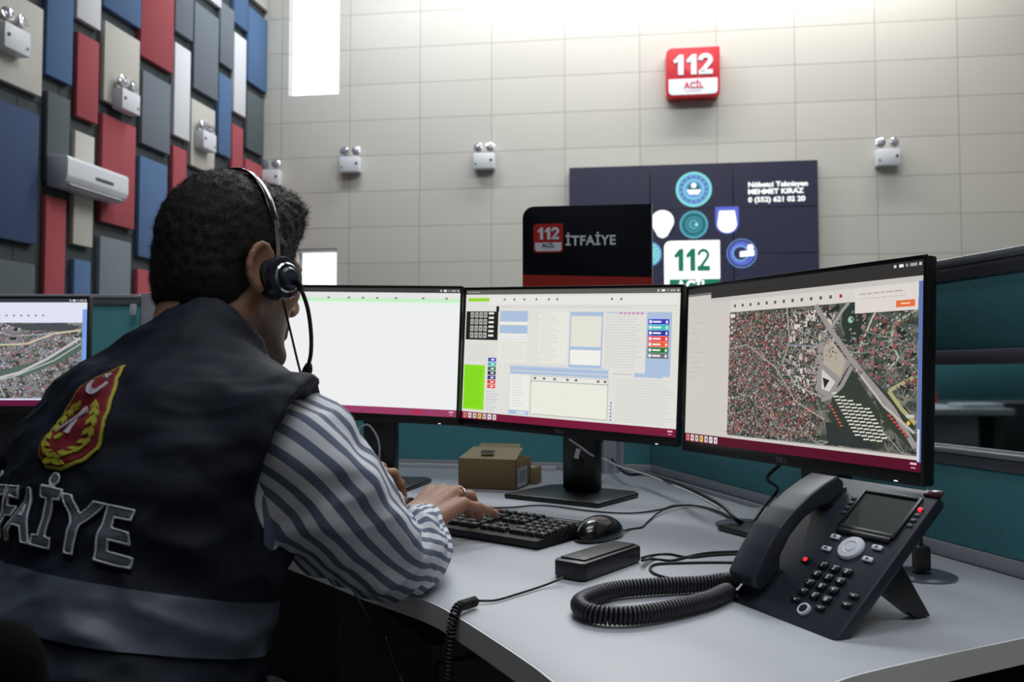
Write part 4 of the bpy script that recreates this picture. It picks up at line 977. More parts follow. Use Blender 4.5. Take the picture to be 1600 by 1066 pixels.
ph(hb((.066, .084, .0015), (.014, .009, .003), None, .0015), 'message_key', m_ph2); ph(off_(G().lathe([(0, .0045), (.0025, .004), (.003, .003)], 16, TR(.066, .084, 0)), MP), 'red_light', m_redl)
for k in range(4):
    for sx, x in ((0, .066), (1, .1635)):
        y = (.188, .180, .172, .164)[k]; g = hb((x, y, .0008), (.007, .0045, .0016), None, .0007)
        if sx and k == 0: ph(off_(G().lathe([(0, .003), (.0025, .0027), (.003, 0)], 14, TR(x, y, 0)), MP), 'red_light', m_redl)
        ph(g, 'side_key', m_btn if k < 0 else mat('side_key_dark', (58, 62, 70), .4))
ph(hb((.165, PL-.004, .001), (.022, .010, .003), None, .001), 'message_lamp', mat('lamp_window_red', (60, 22, 28), .2))
# handset: bar with two swollen ends resting on the left of the body
top_ = [(.024, .026), (.040, .031), (.065, .0365), (.095, .0405), (.125, .0400), (.155, .0355), (.180, .0290), (.203, .0210)]
bot_ = [(.206, .008), (.200, .002), (.168, .003), (.160, .012), (.130, .0205), (.100, .021), (.072, .014), (.062, .004), (.030, .002), (.021, .009)]
MH = MP @ frame((-.004, 0, 0), (0, 1, 0), (0, 0, 1), (1, 0, 0))
g = G().prism(top_+bot_, 0, .047, None, .0035, seg=3); g.v = [tuple(MH @ Vector(p)) for p in g.v]; g.build('handset', m_ph, t, world=True)
for y in (.045, .185): ph(hb((.019, y, .001), (.050, .036, .004), None, .003), 'cradle', m_ph2)
# stand behind
top = MP @ Vector((PW-.03, .14, -.02)); 
for xx in (.03, PW-.03):
    a_ = MP @ Vector((xx, .13, -.020)); b_ = MP @ Vector((xx, .05, -.02)); c_ = a_+gh*.055; c_.z = ZD+.002; 
    g = G(); w2 = ew*.008
    P = [a_+Vector((0, 0, .01)), MP @ Vector((xx, .09, -.02)), c_-gh*.022, c_]
    g.add([p-w2 for p in P]+[p+w2 for p in P], [(0, 1, 2, 3)[::-1], (4, 5, 6, 7), (0, 4, 7, 3), (1, 2, 6, 5), (0, 1, 5, 4), (2, 3, 7, 6)]); g.build('stand_leg', m_ph2, t, world=True, auto=False)
# coiled cord
cp = catmull([MP @ Vector((.012, .022, .014)), dz(1134, 908, .018), dz(1090, 913, .012), dz(1030, 916, .012), dz(960, 922, .012), dz(915, 936, .012), dz(906, 948, .012), dz(930, 960, .012), dz(985, 962, .012), dz(1050, 952, .012), dz(1105, 938, .012), dz(1140, 924, .012), MP @ Vector((.012, .006, .0))], 24)
def coil(path, R, r, turns, seg=12, ramp=.04):
    P = np.array([p[:] for p in path]); d = np.r_[0, np.cumsum(np.linalg.norm(np.diff(P, axis=0), axis=1))]; L = d[-1]; n = int(turns*seg); s = np.linspace(0, L, n)
    Q = np.stack([np.interp(s, d, P[:, k]) for k in range(3)], 1); T = np.gradient(Q, axis=0); T /= np.linalg.norm(T, axis=1)[:, None]+1e-9
    up = np.array([0, 0, 1.0]); u = np.cross(T, up+np.array([.01, .02, 0])); u /= np.linalg.norm(u, axis=1)[:, None]+1e-9; w = np.cross(u, T)
    ph_ = np.linspace(0, 2*PI*turns, n); e = np.clip(np.minimum(s, L-s)/(L*ramp+1e-9), 0.05, 1); 
    return Q+(u*np.cos(ph_)[:, None]+w*np.sin(ph_)[:, None])*(R*e)[:, None]
g = G().tube(coil(cp, .0085, .0023, 112), .0024, 6); g.build('coiled_cord', m_coil, t, world=True, smooth=True)
# flat cables to the phone and the adapter
cable('phone_cable', 'black cable from the adapter running towards the phone', [dz(1003, 872, .012), dz(1020, 868), dz(1045, 866), dz(1075, 871), dz(1110, 868), dz(1150, 866), dz(1200, 868), dz(1240, 862)], .0020)
cable('phone_cable', 'black cable crossing between adapter and phone, nearest the mouse', [dz(1003, 876, .012), dz(1022, 874), dz(1050, 876), dz(1080, 869), dz(1110, 864), dz(1150, 862), dz(1200, 860), dz(1240, 856)], .0020)
cable('phone_cable', 'black cable forming a loop in front of the adapter plug', [dz(1240, 880), dz(1180, 880), dz(1120, 879), dz(1060, 880), dz(1025, 882), dz(1016, 889), dz(1026, 898), dz(1060, 907), dz(1105, 913), dz(1150, 918)], .0020)

# --- seen through the glass: a far desk with a drawer unit
fy = 6.0; a = atz(1400, 636); 
fd = thing('desk', 'distant pale desk seen through the glass strip', 'desk', (3.4, 6.6, 0))
G().box((3.08, 7.2, ZD-.02), (1.8, 1.3, .05), None, .004).build('worktop', m_top, fd, world=True)
for x in (2.25, 3.93): G().box((x, 7.0, .36), (.06, .6, .72), None, .004).build('leg', m_under, fd, world=True)
pedestal('distant grey drawer unit under the far desk', (3.56, 6.95, 0), 0, mat('pedestal_grey', (140, 148, 152), .5), h=.68)
partition('partition_wall', 'distant teal partition behind the far desk', (1.6, 8.25), (5.6, 8.05), ZD+.50, mb=mat('shaded_base_panel', (30, 36, 40), .7))  # base colour carries the same painted under-desk shade
o = G().box((0, 0, .02), (.34, .22, .04), None, .008).build('keyboard', mat('pale_keyboard', (190, 196, 206), .4)); o.location = (3.78, 6.75, ZD+.005); tag(o, 'pale object on the distant desk behind the glass strip', 'keyboard')
t = thing('toy_model', 'small red, white and yellow object on the distant desk', 'object', (3.46, 6.95, ZD+.005))
G().box((-.06, 0, .035), (.2, .12, .07), None, .01).build('pale_body', mat('toy_pale', (190, 180, 190), .5), t); G().lathe([(.045, 0), (.03, .08), (.012, .13), (0, .13)], 16, TR(.07, 0, .03)).build('red_top', mat('toy_red', (200, 40, 44), .5), t); G().box((-.03, -.07, .02), (.05, .03, .04), None, .006).build('yellow_foot', mat('toy_yellow', (214, 200, 50), .5), t)

# ================================================================== THE SEATED PERSON
YAW = math.radians(33)
Fv = Vector((math.sin(YAW), math.cos(YAW), 0)); Rv = Vector((Fv.y, -Fv.x, 0)); Zv = Vector((0, 0, 1))
Ln = math.radians(25); Tu = Fv*math.sin(Ln)+Zv*math.cos(Ln); Tf = Fv*math.cos(Ln)-Zv*math.sin(Ln); TM = Vector((-.368, .968, .985))
def T(x, y, z): return np.array((TM+Rv*x+Tf*y+Tu*z)[:])
RT = np.array([Rv[:], Tf[:], Tu[:]]).T
hy, hp = math.radians(35), math.radians(7)
HF = Vector((math.sin(hy), math.cos(hy), 0)); HR = Vector((HF.y, -HF.x, 0)); Hf = HF*math.cos(hp)-Zv*math.sin(hp); Hu = Zv*math.cos(hp)+HF*math.sin(hp)
H0 = Vector((-.364, 1.045, 1.160))
def H(x, y, z): return np.array((H0+HR*x+Hf*y+Hu*z)[:])
RH = np.array([HR[:], Hf[:], Hu[:]]).T
HM = frame(H0, HR, Hf, Hu)
person = thing('person', 'seated person in dark vest over striped shirt, typing at the monitors, seen from behind', 'person', (-.47, .76, .47))
def V3(*p): return np.array(p)
Fb = Field((-.76, .50, .0), (.02, 1.68, 1.32), .0037)
# trunk, pelvis, legs
Fb.ell(T(0, 0, -.12), (.16, .10, .18), RT, .03); Fb.ell(T(0, .01, -.34), (.145, .105, .18), RT, .04); Fb.cone(T(-.13, 0, -.035), T(.13, 0, -.035), .045, k=.03)
hipc = TM-Tu*.5
kn_ = {}
for sx in (-1, 1):
    hp_ = hipc+Rv*.09*sx; kn2 = hipc+Rv*.13*sx+Fv*.42-Zv*.02; an = kn2+Fv*.03-Zv*.42; to = an+Fv*.15-Zv*.03
    kn_[sx] = (hp_, kn2, an, to)
    Fb.cone(hp_, kn2, .078, .055, .03); Fb.cone(kn2, an, .052, .036, .02); Fb.cone(an-Fv*.03, to, .034, .028, .02)
# neck and head
Fb.cone(T(0, -.01, .0), H(0, -.025, -.07), .060, .055, .03)
Fb.ell(H(0, -.002, .030), (.0715, .087, .088), RH, .01); Fb.ell(H(0, .030, -.035), (.060, .062, .078), RH, .03)
for sx in (-1, 1):
    Fb.cone(H(.052*sx, .0, -.055), H(.018*sx, .075, -.098), .018, .015, .025); Fb.cone(H(.012*sx, .086, .022), H(.042*sx, .072, .018), .012, .010, .012)
    Fb.ell(H(.045*sx, .062, -.018), (.018, .016, .014), RH, .02); Fb.ell(H(.031*sx, .094, -.001), (.015, .010, .010), RH, .012, 's')
    Fb.cone(H(.011*sx, .101, -.034), H(.006*sx, .106, -.034), .006, .006, .006)
    # ear
    er = np.array(((Matrix.Rotation(sx*-.35, 3, Hu) @ Matrix([HR, Hf, Hu]).transposed())))
    Fb.ell(H(.083*sx, -.012, -.002), (.0065, .0175, .029), er, .006); Fb.cone(H(.078*sx, -.002, -.022), H(.084*sx, -.010, -.028), .007, .006, .006)
    Fb.ell(H(.092*sx, -.009, .004), (.0060, .013, .021), er, .003, 's')
    rim = [H(sx*(.083+.004*math.cos(q)*0+.003), -.012+.0165*math.cos(q), -.002+.028*math.sin(q)) for q in np.linspace(.2, PI*1.35, 9)]
    for p_, q_ in zip(rim[:-1], rim[1:]): Fb.cone(p_, q_, .0036, k=.003)
Fb.cone(H(0, .092, .010), H(0, .112, -.026), .0075, .0100, .010); Fb.cone(H(-.014, .088, -.058), H(.014, .088, -.058), .0095, k=.008); Fb.cone(H(-.012, .088, -.068), H(.012, .088, -.068), .009, k=.005); Fb.ell(H(0, .078, -.098), (.022, .018, .018), RH, .015)
Fb.ell(H(0, .095, -.0625), (.018, .006, .0016), RH, .003, 's')
# arms (inside the sleeves) and hands
SR, ER, WR = V3(-.245, .892, .940), V3(-.140, 1.030, .802), V3(-.158, 1.300, .790)
SL, EL, WL = V3(-.515, 1.065, .975), V3(-.490, 1.270, .815), V3(-.335, 1.460, .800)
for (s_, e_, w_) in ((SR, ER, WR), (SL, EL, WL)):
    Fb.cone(s_, e_, .040, .034, .02); Fb.cone(e_, e_+(w_-e_)*.4, .036, .036, .02); Fb.cone(e_+(w_-e_)*.4, w_, .036, .0255, .02)
def hand(W_, mcp, fingers, thumb):
    pc = sum(mcp)/4
    Fb.cone(W_, W_+(pc-W_)*.25, .0265, .024, .012)
    for i, m in enumerate(mcp):
        lat = m-pc
        Fb.cone(W_+lat*.45+V3(0, 0, .002), m, .0165, .0118, .010)
    for f_ in fingers:
        rr = f_[0]
        for a, b, k in zip(f_[1:-1], f_[2:], range(3)):
            Fb.cone(a, b, rr*(1-.07*k), rr*(.94-.07*k), .0028)
            if k: Fb.ell(a, (rr*1.04,)*3, None, .003)
    Fb.cone(thumb[0], thumb[1], .0165, .0115, .012)
    Fb.cone(thumb[1], thumb[2], .0108, .0098, .004); Fb.cone(thumb[2], thumb[3], .0098, .0085, .003)
o_ = V3(0, 0, ZD)
mcpR = [V3(-.136, 1.398, .083)+o_, V3(-.116, 1.392, .085)+o_, V3(-.097, 1.380, .082)+o_, V3(-.080, 1.362, .068)+o_]
hand(WR, mcpR, [(.0098, mcpR[0], V3(-.118, 1.437, .078)+o_, V3(-.108, 1.455, .057)+o_, V3(-.103, 1.462, .037)+o_),
  (.0102, mcpR[1], V3(-.092, 1.428, .079)+o_, V3(-.080, 1.446, .055)+o_, V3(-.075, 1.452, .036)+o_),
  (.0097, mcpR[2], V3(-.071, 1.408, .074)+o_, V3(-.060, 1.423, .052)+o_, V3(-.057, 1.428, .035)+o_),
  (.0085, mcpR[3], V3(-.056, 1.378, .060)+o_, V3(-.040, 1.390, .053)+o_, V3(-.028, 1.400, .045)+o_)],
  [V3(-.160, 1.325, .055)+o_, V3(-.162, 1.37, .052)+o_, V3(-.150, 1.40, .046)+o_, V3(-.138, 1.42, .038)+o_])
dL = V3(.018, -.005, .008)
mcpL = [V3(-.272, 1.545, .092)+o_+dL, V3(-.292, 1.552, .096)+o_+dL, V3(-.311, 1.55, .092)+o_+dL, V3(-.328, 1.54, .08)+o_+dL]
hand(WL+dL*.6, mcpL, [(.0100, mcpL[0], V3(-.243, 1.580, .084)+o_+dL, V3(-.232, 1.592, .062)+o_+dL, V3(-.226, 1.596, .040)+o_+dL),
  (.0104, mcpL[1], V3(-.268, 1.592, .094)+o_+dL, V3(-.252, 1.612, .070)+o_+dL, V3(-.246, 1.618, .045)+o_+dL),
  (.0098, mcpL[2], V3(-.292, 1.593, .09)+o_+dL, V3(-.278, 1.612, .066)+o_+dL, V3(-.272, 1.618, .042)+o_+dL),
  (.0086, mcpL[3], V3(-.316, 1.577, .078)+o_+dL, V3(-.304, 1.596, .058)+o_+dL, V3(-.299, 1.602, .040)+o_+dL)],
  [V3(-.296, 1.490, .060)+o_+dL, V3(-.262, 1.520, .056)+o_+dL, V3(-.238, 1.542, .046)+o_+dL, V3(-.220, 1.556, .036)+o_+dL])
V, Fc = Fb.mesh(); del Fb
P = (V-np.array(H0[:]))@RH   # head coordinates
skin = np.array(lin((162, 120, 98))); beard = np.array(lin((58, 46, 42))); red = np.array(lin((168, 104, 88)))
sm = lambda x, a, b: np.clip((x-a)/(b-a), 0, 1)
inh = (np.linalg.norm(P, axis=1) < .17).astype(float)
bm_ = inh*sm(-P[:, 2], .030, .055)*sm(P[:, 1], -.012, .018)*sm(P[:, 2], -.150, -.120)*(1-.0*P[:, 0])
bm_ = np.maximum(bm_, inh*sm(P[:, 1], .0, .015)*sm(-P[:, 1], -.034, -.024)*sm(np.abs(P[:, 0]), .05, .06)*sm(-P[:, 2], -.03, .0)*sm(P[:, 2], -.12, -.10))
bm_ *= 1-np.exp(-(((P[:, 0]/.016)**2)+((P[:, 2]+.062)/.007)**2))*(P[:, 1] > .08)
nz_ = np.array([noise.noise(Vector(v)*220) for v in V]); bm_ = np.clip(bm_*(.88+.2*nz_), 0, 1)
col = skin[None]*(1+.06*nz_[:, None]); col = col*(1-bm_[:, None]*.93)+beard[None]*bm_[:, None]*.93
hnd = sm(V[:, 1], 1.30, 1.34)*(1-inh); kmask = np.zeros(len(V))
for m in mcpR+mcpL: kmask = np.maximum(kmask, np.exp(-np.sum((V-m)**2, 1)/.010**2))
col = col*(1-.35*kmask[:, None])+red[None]*.35*kmask[:, None]
m_skin = vcol_mat('skin', .5, 0, .4, bump=.25, bscale=500)
b_ = m_skin.node_tree.nodes['Principled BSDF']; b_.inputs['Subsurface Weight'].default_value = .06; b_.inputs['Subsurface Radius'].default_value = (.01, .004, .002)
body = npmesh('body', V, Fc, m_skin, person, cols=col)
m_nail = mat('finger_nail', (206, 162, 144), .3)
tip = V3(-.028, 1.400, .045)+o_; 
G().box((0, 0, 0), (.010, .008, .0025), frame(tip+V3(.001, .002, .0062), Vector((.77, .64, -.3)).normalized(), Vector((-.64, .77, 0)).normalized(), Vector((.23, .19, .95)).normalized()), .001).build('finger_nail', m_nail, body, world=True)
for sx in (-1, 1):
    e_ = G().lathe([(0, -.011), (.006, -.0095), (.0095, -.0055), (.011, 0), (.0095, .0055), (.006, .0095), (0, .011)], 16, HM @ TR(.031*sx, .078, -.001)).build('eye', mat('eye_white', (214, 208, 204), .2), person, world=True)
    G().tube([H(.014*sx, .093, .017), H(.030*sx, .092, .022), H(.046*sx, .078, .017)], [.003, .004, .002], 8).build('eyebrow', mat('brow_hair', (26, 20, 18), .8), person, world=True)
# wedding ring
ra, rb = Vector(mcpR[2]), Vector((-.071, 1.408, .074+ZD)); rc = ra.lerp(rb, .45); rd_ = (rb-ra).normalized(); u_ = rd_.orthogonal().normalized(); w_ = rd_.cross(u_)
g = G(); n = 40; v = []; f = []
for k in range(n):
    a = 2*PI*k/n; c_ = u_*math.cos(a)+w_*math.sin(a)
    for rr, hh in ((.0094, -.0022), (.0116, -.0020), (.0120, 0), (.0116, .0020), (.0094, .0022)): v.append(rc+c_*rr+rd_*hh)
for k in range(n):
    for j in range(5): f.append((5*k+j, 5*((k+1) % n)+j, 5*((k+1) % n)+(j+1) % 5, 5*k+(j+1) % 5))
g.add(v, f).build('ring', mat('silver_ring', (206, 200, 190), .18, 1), person, world=True, smooth=True)

# hair
Fr_ = Field((-.10, -.125, -.14), (.10, .125, .16), .0026)
I3 = np.eye(3)
Fr_.ell((0, -.002, .034), (.0755, .0905, .0955), I3, .01); Fr_.ell((0, .030, .072), (.062, .062, .046), I3, .02); Fr_.ell((.004, .062, .094), (.044, .034, .028), I3, .02); Fr_.ell((0, -.036, -.020), (.064, .050, .060), I3, .02)
for sx in (-1, 1): Fr_.cone((.072*sx, .022, .03), (.070*sx, .026, -.02), .010, .006, .01)
# clear the face, the ears and the nape
Fr_.ell((0, .125, -.028), (.088, .078, .105), I3, .010, 's'); Fr_.plane((0, 0, -.097), (0, .30, -1), .01)
for sx in (-1, 1): Fr_.ell((.086*sx, -.010, -.020), (.020, .024, .045), I3, .006, 's')
Fr_.cone((0, .02, -.12), (0, .0, -.02), .05, .05, .005, 's')
V, Fc = Fr_.mesh(); N_ = vnormals(V, Fc)
dsp = np.array([noise.noise(Vector(v)*90)*.0018+noise.noise(Vector(v)*260)*.0010 for v in V]); front_ = sm(V[:, 1], .0, .08)*sm(V[:, 2], .05, .09)
V = V+N_*(dsp*(1+1.6*front_))[:, None]
# strands
ri = np.random.choice(len(V), 18000); sv = []; sf = []
for i in ri:
    p = V[i]; n_ = N_[i]+np.random.normal(0, .55, 3)+np.array([0, -.1, -.35])+np.array([0, .5, .5])*front_[i]; n_ /= np.linalg.norm(n_); l = .0035+.003*np.random.rand()+.005*front_[i]
    t_ = np.cross(n_, np.random.normal(0, 1, 3)); t_ /= np.linalg.norm(t_); b = len(sv); sv += [p-n_*.002+t_*.0003, p-n_*.002-t_*.0003, p+n_*l]; sf.append((b, b+1, b+2))
Vw = np.concatenate([V, np.array(sv)]); Ff = [tuple(q) for q in Fc.tolist()]+[tuple(len(V)+k for k in q) for q in sf]
Hn = np.array(HM); Vw = Vw@Hn[:3, :3].T+Hn[:3, 3]
m_hair = mat('dark_hair', (26, 21, 20), .6, spec=.35, bump=.8, bscale=700)
npmesh('hair', Vw, Ff, m_hair, person)

# trousers and shoes
Ft = Field((-.78, .48, .03), (.02, 1.45, .86), .007)
Ft.ell(T(0, .01, -.42), (.172, .135, .13), RT, .03); Ft.cone(hipc-Rv*.08-Zv*.0, hipc+Rv*.08, .118, k=.03)
Fs = []
for sx in (-1, 1):
    hp_, kn2, an, to = kn_[sx]; Ft.cone(hp_, kn2, .098, .072, .03); Ft.cone(kn2, an, .070, .056, .02)
    fs = Field(np.minimum(an[:], to[:])-.09, np.maximum(an[:], to[:])+.09, .005); fs.cone(an-Fv*.05-Zv*.03, to, .044, .036, .02); fs.cone(an-Zv*.01, an-Zv*.03, .048, .05, .01); fs.plane((0, 0, .012), (0, 0, -1), .004); Fs.append(fs.mesh())
V, Fc = Ft.mesh(); V = V+vnormals(V, Fc)*np.array([noise.noise(Vector(v)*14)*.007 for v in V])[:, None]
npmesh('trousers', V, Fc, mat('dark_trousers', (30, 34, 46), .85, var=.1), person)
for V, Fc in Fs: V[:, 2] = np.maximum(V[:, 2], .001); npmesh('shoe', V, Fc, mat('shoe_black', (18, 18, 20), .4), person)

# vest
def vest_field(res, e=0):
    f_ = Field((-.74, .55, .50), (-.06, 1.22, 1.20), res)
    f_.ell(T(0, .0, -.12), (.190+e, .130+e, .205+e), RT, .03); f_.ell(T(0, .01, -.36), (.200+e, .158+e, .24+e), RT, .06)
    f_.ell(T(0, -.055, -.08), (.160+e, .085+e, .13+e), RT, .05)
    f_.cone(T(-.165, .0, -.032), T(.165, .0, -.032), .080+e, k=.04)
    for sx in (-1, 1): f_.cone(T(.15*sx, -.005, -.025), T(.03*sx, -.03, .035), .055+e, .056+e, .04)
    f_.cone(T(0, -.03, .02), T(0, -.008, .098), .074+e, .067+e, .02)          # collar
    return f_
Fz = vest_field(.0042)
Fz.cone(T(0, .010, .11), H(0, -.02, -.03), .056, .064, .004, 's')              # collar opening
ax = H(0, -.03, -.05)-T(0, 0, .06)
Fz.plane(T(0, -.05, .114), ax/np.linalg.norm(ax)*1.0+np.array(Tf[:])*.75+np.array(Rv[:])*.40, .006)
arm = {}
for sx, S_, E_ in ((1, SR, ER), (-1, SL, EL)):
    d = (E_-S_); d /= np.linalg.norm(d); n_ = np.array(Rv[:])*sx*.86+d*.40-np.array([0, 0, .10]); n_ /= np.linalg.norm(n_)
    pc = (V3(-.228, .885, .965) if sx > 0 else S_)+np.array(Rv[:])*sx*-.022+d*.0; arm[sx] = (pc, n_)
    # flat cut restricted to the arm region
    Fz.cone(pc+n_*.173, pc+n_*.36, .165, .28, .008, 's')
Fz.plane(T(0, 0, -.46), -np.array(Tu[:]), .005)
V, Fc = Fz.mesh(); N_ = vnormals(V, Fc); P = (V-np.array(TM[:]))@RT
def wr(p):
    q = Vector((p[0]*9+p[2]*5, p[1]*9, p[2]*16-p[0]*6)); return noise.noise(q)*.0085+noise.noise(q*2.3+Vector((3, 1, 7)))*.0045-abs(noise.noise(q*1.4+Vector((9, 2, 4))))*.009+noise.noise(q*4.6)*.0012
V = V+N_*np.array([wr(p) for p in P])[:, None]
m_vest = mat('vest_navy', (18, 24, 38), .65, var=.1, scale=30, bump=.3, bscale=1200, spec=.25)
vest = npmesh('vest', V, Fc, m_vest, person)
bvh = BVHTree.FromPolygons([tuple(p) for p in V], [tuple(q) for q in Fc.tolist()])
def conform(v, h0, x0, z0, rot=0):
    """v: (x, y, height) drawn on the back; returns world points on the vest"""
    out = []; c, s = math.cos(rot), math.sin(rot)
    for x, y, h in v:
        X, Z = x0+x*c-y*s, z0+x*s+y*c
        o2 = Vector(T(X, -.6, Z)); hit, n_, i, d = bvh.ray_cast(o2, Tf)
        if hit is None: hit = Vector(T(X, -.12, Z)); n_ = -Tf
        if n_.dot(Tf) > 0: n_ = -n_
        out.append(tuple(hit+(n_*.5-Tf*.5).normalized()*(h+h0)))
    return out
# lettering on the back
TX, TZ, TRo = .010, -.187, .0
TW = .235
v, f = text_geo('İTFAİYE', .047, .003, .026, 1.12, width=TW); v, f = remesh(v, f, .0019)
G().add(conform(v, .0015, TX, TZ, TRo), f).build('back_lettering', mat('letter_grey', (84, 88, 98), .8, bump=.5, bscale=700), vest, world=True, smooth=True)['label'] = 'grey felt lettering on the back of the vest'
v0, f0 = text_geo('İTFAİYE', .047, .003, .026, 1.12)
v, f = text_geo('İTFAİYE', .047, .003, .026, 1.12, hollow=.018)
v[:, 0] *= TW/(v0[:, 0].max()-v0[:, 0].min()); 
v, f = remesh(v, f, .0011)
G().add(conform(v, .0042, TX, TZ, TRo), f).build('letter_piping', mat('piping_silver', (176, 180, 190), .55), vest, world=True, smooth=True)
# woven badge
BX, BZ, BS = .034, -.066, 1.0
BW = 1.22
def bpoly(P, h0, h1, m, name, vox=None, par=None):
    g = G().prism([(x*BW, y) for x, y in P], h0, h1); v = np.array(g.v); f = g.f
    if vox: v, f = remesh(v, f, vox)
    return G().add(conform(v, .001, BX, BZ, 0), f).build(name, m, par or vest, world=True, smooth=bool(vox))
hs_ = [(.006, .058), (.0140, .046), (.0225, .031), (.030, .012), (.034, -.008), (.0335, -.026), (.026, -.042), (.010, -.054)]
shape = [(0, .068)]+hs_+[(-x, y) for x, y in hs_[::-1]]
sc_ = lambda P, k: [(x*k, y*k) for x, y in P]
m_gold = mat('thread_gold', (168, 164, 48), .6, bump=.5, bscale=900); m_bred = mat('badge_crimson', (118, 16, 32), .75, bump=.4, bscale=900); m_bsil = mat('thread_silver', (196, 190, 206), .5)
bd_ = bpoly(sc_(shape, 1.0), 0, .0025, m_gold, 'badge_border', .0016); bd_['label'] = 'gold-edged crimson woven badge'
bpoly(sc_(shape, .93), 0, .0036, m_bred, 'badge_field', .0016, bd_)
def leaf(x, y, a, l=.011, w=.0048):
    ca, sa = math.cos(a), math.sin(a); return [(x+ca*q-sa*r_, y+sa*q+ca*r_) for q, r_ in ((-l, 0), (-l*.4, w), (l*.4, w*.9), (l, 0), (l*.4, -w*.9), (-l*.4, -w))]
gg = G()
for sx in (-1, 1):
    for k in range(8):
        a = -1.40+k*.33; x, y = .0250*math.cos(a)*sx, .031*math.sin(a)-.010
        for j in (-1, 1):
            gg.prism(leaf(x+j*.0016, y, (a+1.35 if sx > 0 else PI-a-1.35)+j*.30, .0058, .0017), .0034, .0056)
gg.prism(leaf(-.006, -.046, .1, .008, .003), .003, .0055); gg.prism(leaf(.006, -.046, -.1, .008, .003), .003, .0055)
for P in ([(-.014, -.012), (-.010, .004), (0, .011), (.010, .006), (.012, .002), (.009, .002), (0, .007), (-.008, .001), (-.012, -.012)],): gg.prism(P, .003, .005)
gg.prism(leaf(-.006, -.022, .3, .006, .003), .003, .005)
G().add(conform([(x*BW, y, h) for x, y, h in gg.v], .001, BX, BZ), gg.f).build('wreath', m_gold, bd_, world=True, auto=False)
gg = G()
cr = [(.0095*math.cos(a), .0095*math.sin(a)+.036) for a in np.linspace(PI*.82, PI*2.18, 22)]+[(.0068*math.cos(a), .0068*math.sin(a)+.0385) for a in np.linspace(PI*2.12, PI*.88, 22)]
gg.prism(cr, .003, .0052)
gg.prism([((.0045 if k % 2 == 0 else .0018)*math.cos(PI/2+k*PI/5), (.0045 if k % 2 == 0 else .0018)*math.sin(PI/2+k*PI/5)+.049) for k in range(10)], .003, .0052)
for a, b in (((-.016, -.014), (.012, .008)), ((-.014, -.017), (.014, .005)), ((.001, .012), (.002, -.018)), ((.005, .012), (.006, -.018))):
    d = Vector((b[0]-a[0], b[1]-a[1])).normalized()*.0008; gg.prism([(a[0]-d.y, a[1]+d.x), (a[0]+d.y, a[1]-d.x), (b[0]+d.y, b[1]-d.x), (b[0]-d.y, b[1]+d.x)], .0045, .0062)
G().add(conform([(x*BW, y, h) for x, y, h in gg.v], .001, BX, BZ), gg.f).build('crescent_and_tools', m_bsil, bd_, world=True, auto=False)
# reflective band: a slice of the vest surface, lifted a little
bm = bmesh.new(); me = bpy.data.meshes.new('tmp'); me.from_pydata((V+N_*.0028).tolist(), [], Fc.tolist()); bm.from_mesh(me); bpy.data.meshes.remove(me)
for z_, s_ in ((-.186, 1), (-.238, -1)):
    nrm = (Tu*.6+Zv*.4+Rv*.03)*s_; bmesh.ops.bisect_plane(bm, geom=bm.verts[:]+bm.edges[:]+bm.faces[:], plane_co=Vector(T(0, 0, z_)), plane_no=nrm, clear_outer=True)
g = G().bm(bm); g.build('reflective_band', mat('reflective_grey', (66, 74, 88), .5, var=.06, scale=50), vest, world=True, smooth=True)

# sleeves
def sleeve_mat():
    m = mat('striped_shirt', (200, 204, 210), .75, bump=.25, bscale=1200); nt = m.node_tree; b = nt.nodes['Principled BSDF']
    uv = nt.nodes.new('ShaderNodeUVMap'); sp = nt.nodes.new('ShaderNodeSeparateXYZ'); nt.links.new(uv.outputs[0], sp.inputs[0])
    def mth(op, a, b_=None):
        n = nt.nodes.new('ShaderNodeMath'); n.operation = op
        for i, x in enumerate((a, b_)):
            if x is None: continue
            if isinstance(x, (int, float)): n.inputs[i].default_value = x
            else: nt.links.new(x, n.inputs[i])
        return n.outputs[0]
    fr_ = mth('FRACT', mth('MULTIPLY', sp.outputs[0], 21)); d = mth('ABSOLUTE', mth('SUBTRACT', fr_, .5)); st = mth('GREATER_THAN', d, .275)
    tc = nt.nodes.new('ShaderNodeTexCoord'); ns = nt.nodes.new('ShaderNodeTexNoise'); ns.inputs['Scale'].default_value = 900; nt.links.new(tc.outputs['Object'], ns.inputs['Vector'])
    dk = nt.nodes.new('ShaderNodeMix'); dk.data_type = 'RGBA'; dk.inputs[6].default_value = (*lin((78, 88, 112)), 1); dk.inputs[7].default_value = (*lin((112, 122, 146)), 1); nt.links.new(ns.outputs[0], dk.inputs[0])
    mx = nt.nodes.new('ShaderNodeMix'); mx.data_type = 'RGBA'; nt.links.new(st, mx.inputs[0]); mx.inputs[6].default_value = (*lin((212, 215, 222)), 1); nt.links.new(dk.outputs[2], mx.inputs[7])
    nt.links.new(mx.outputs[2], b.inputs['Base Color']); return m
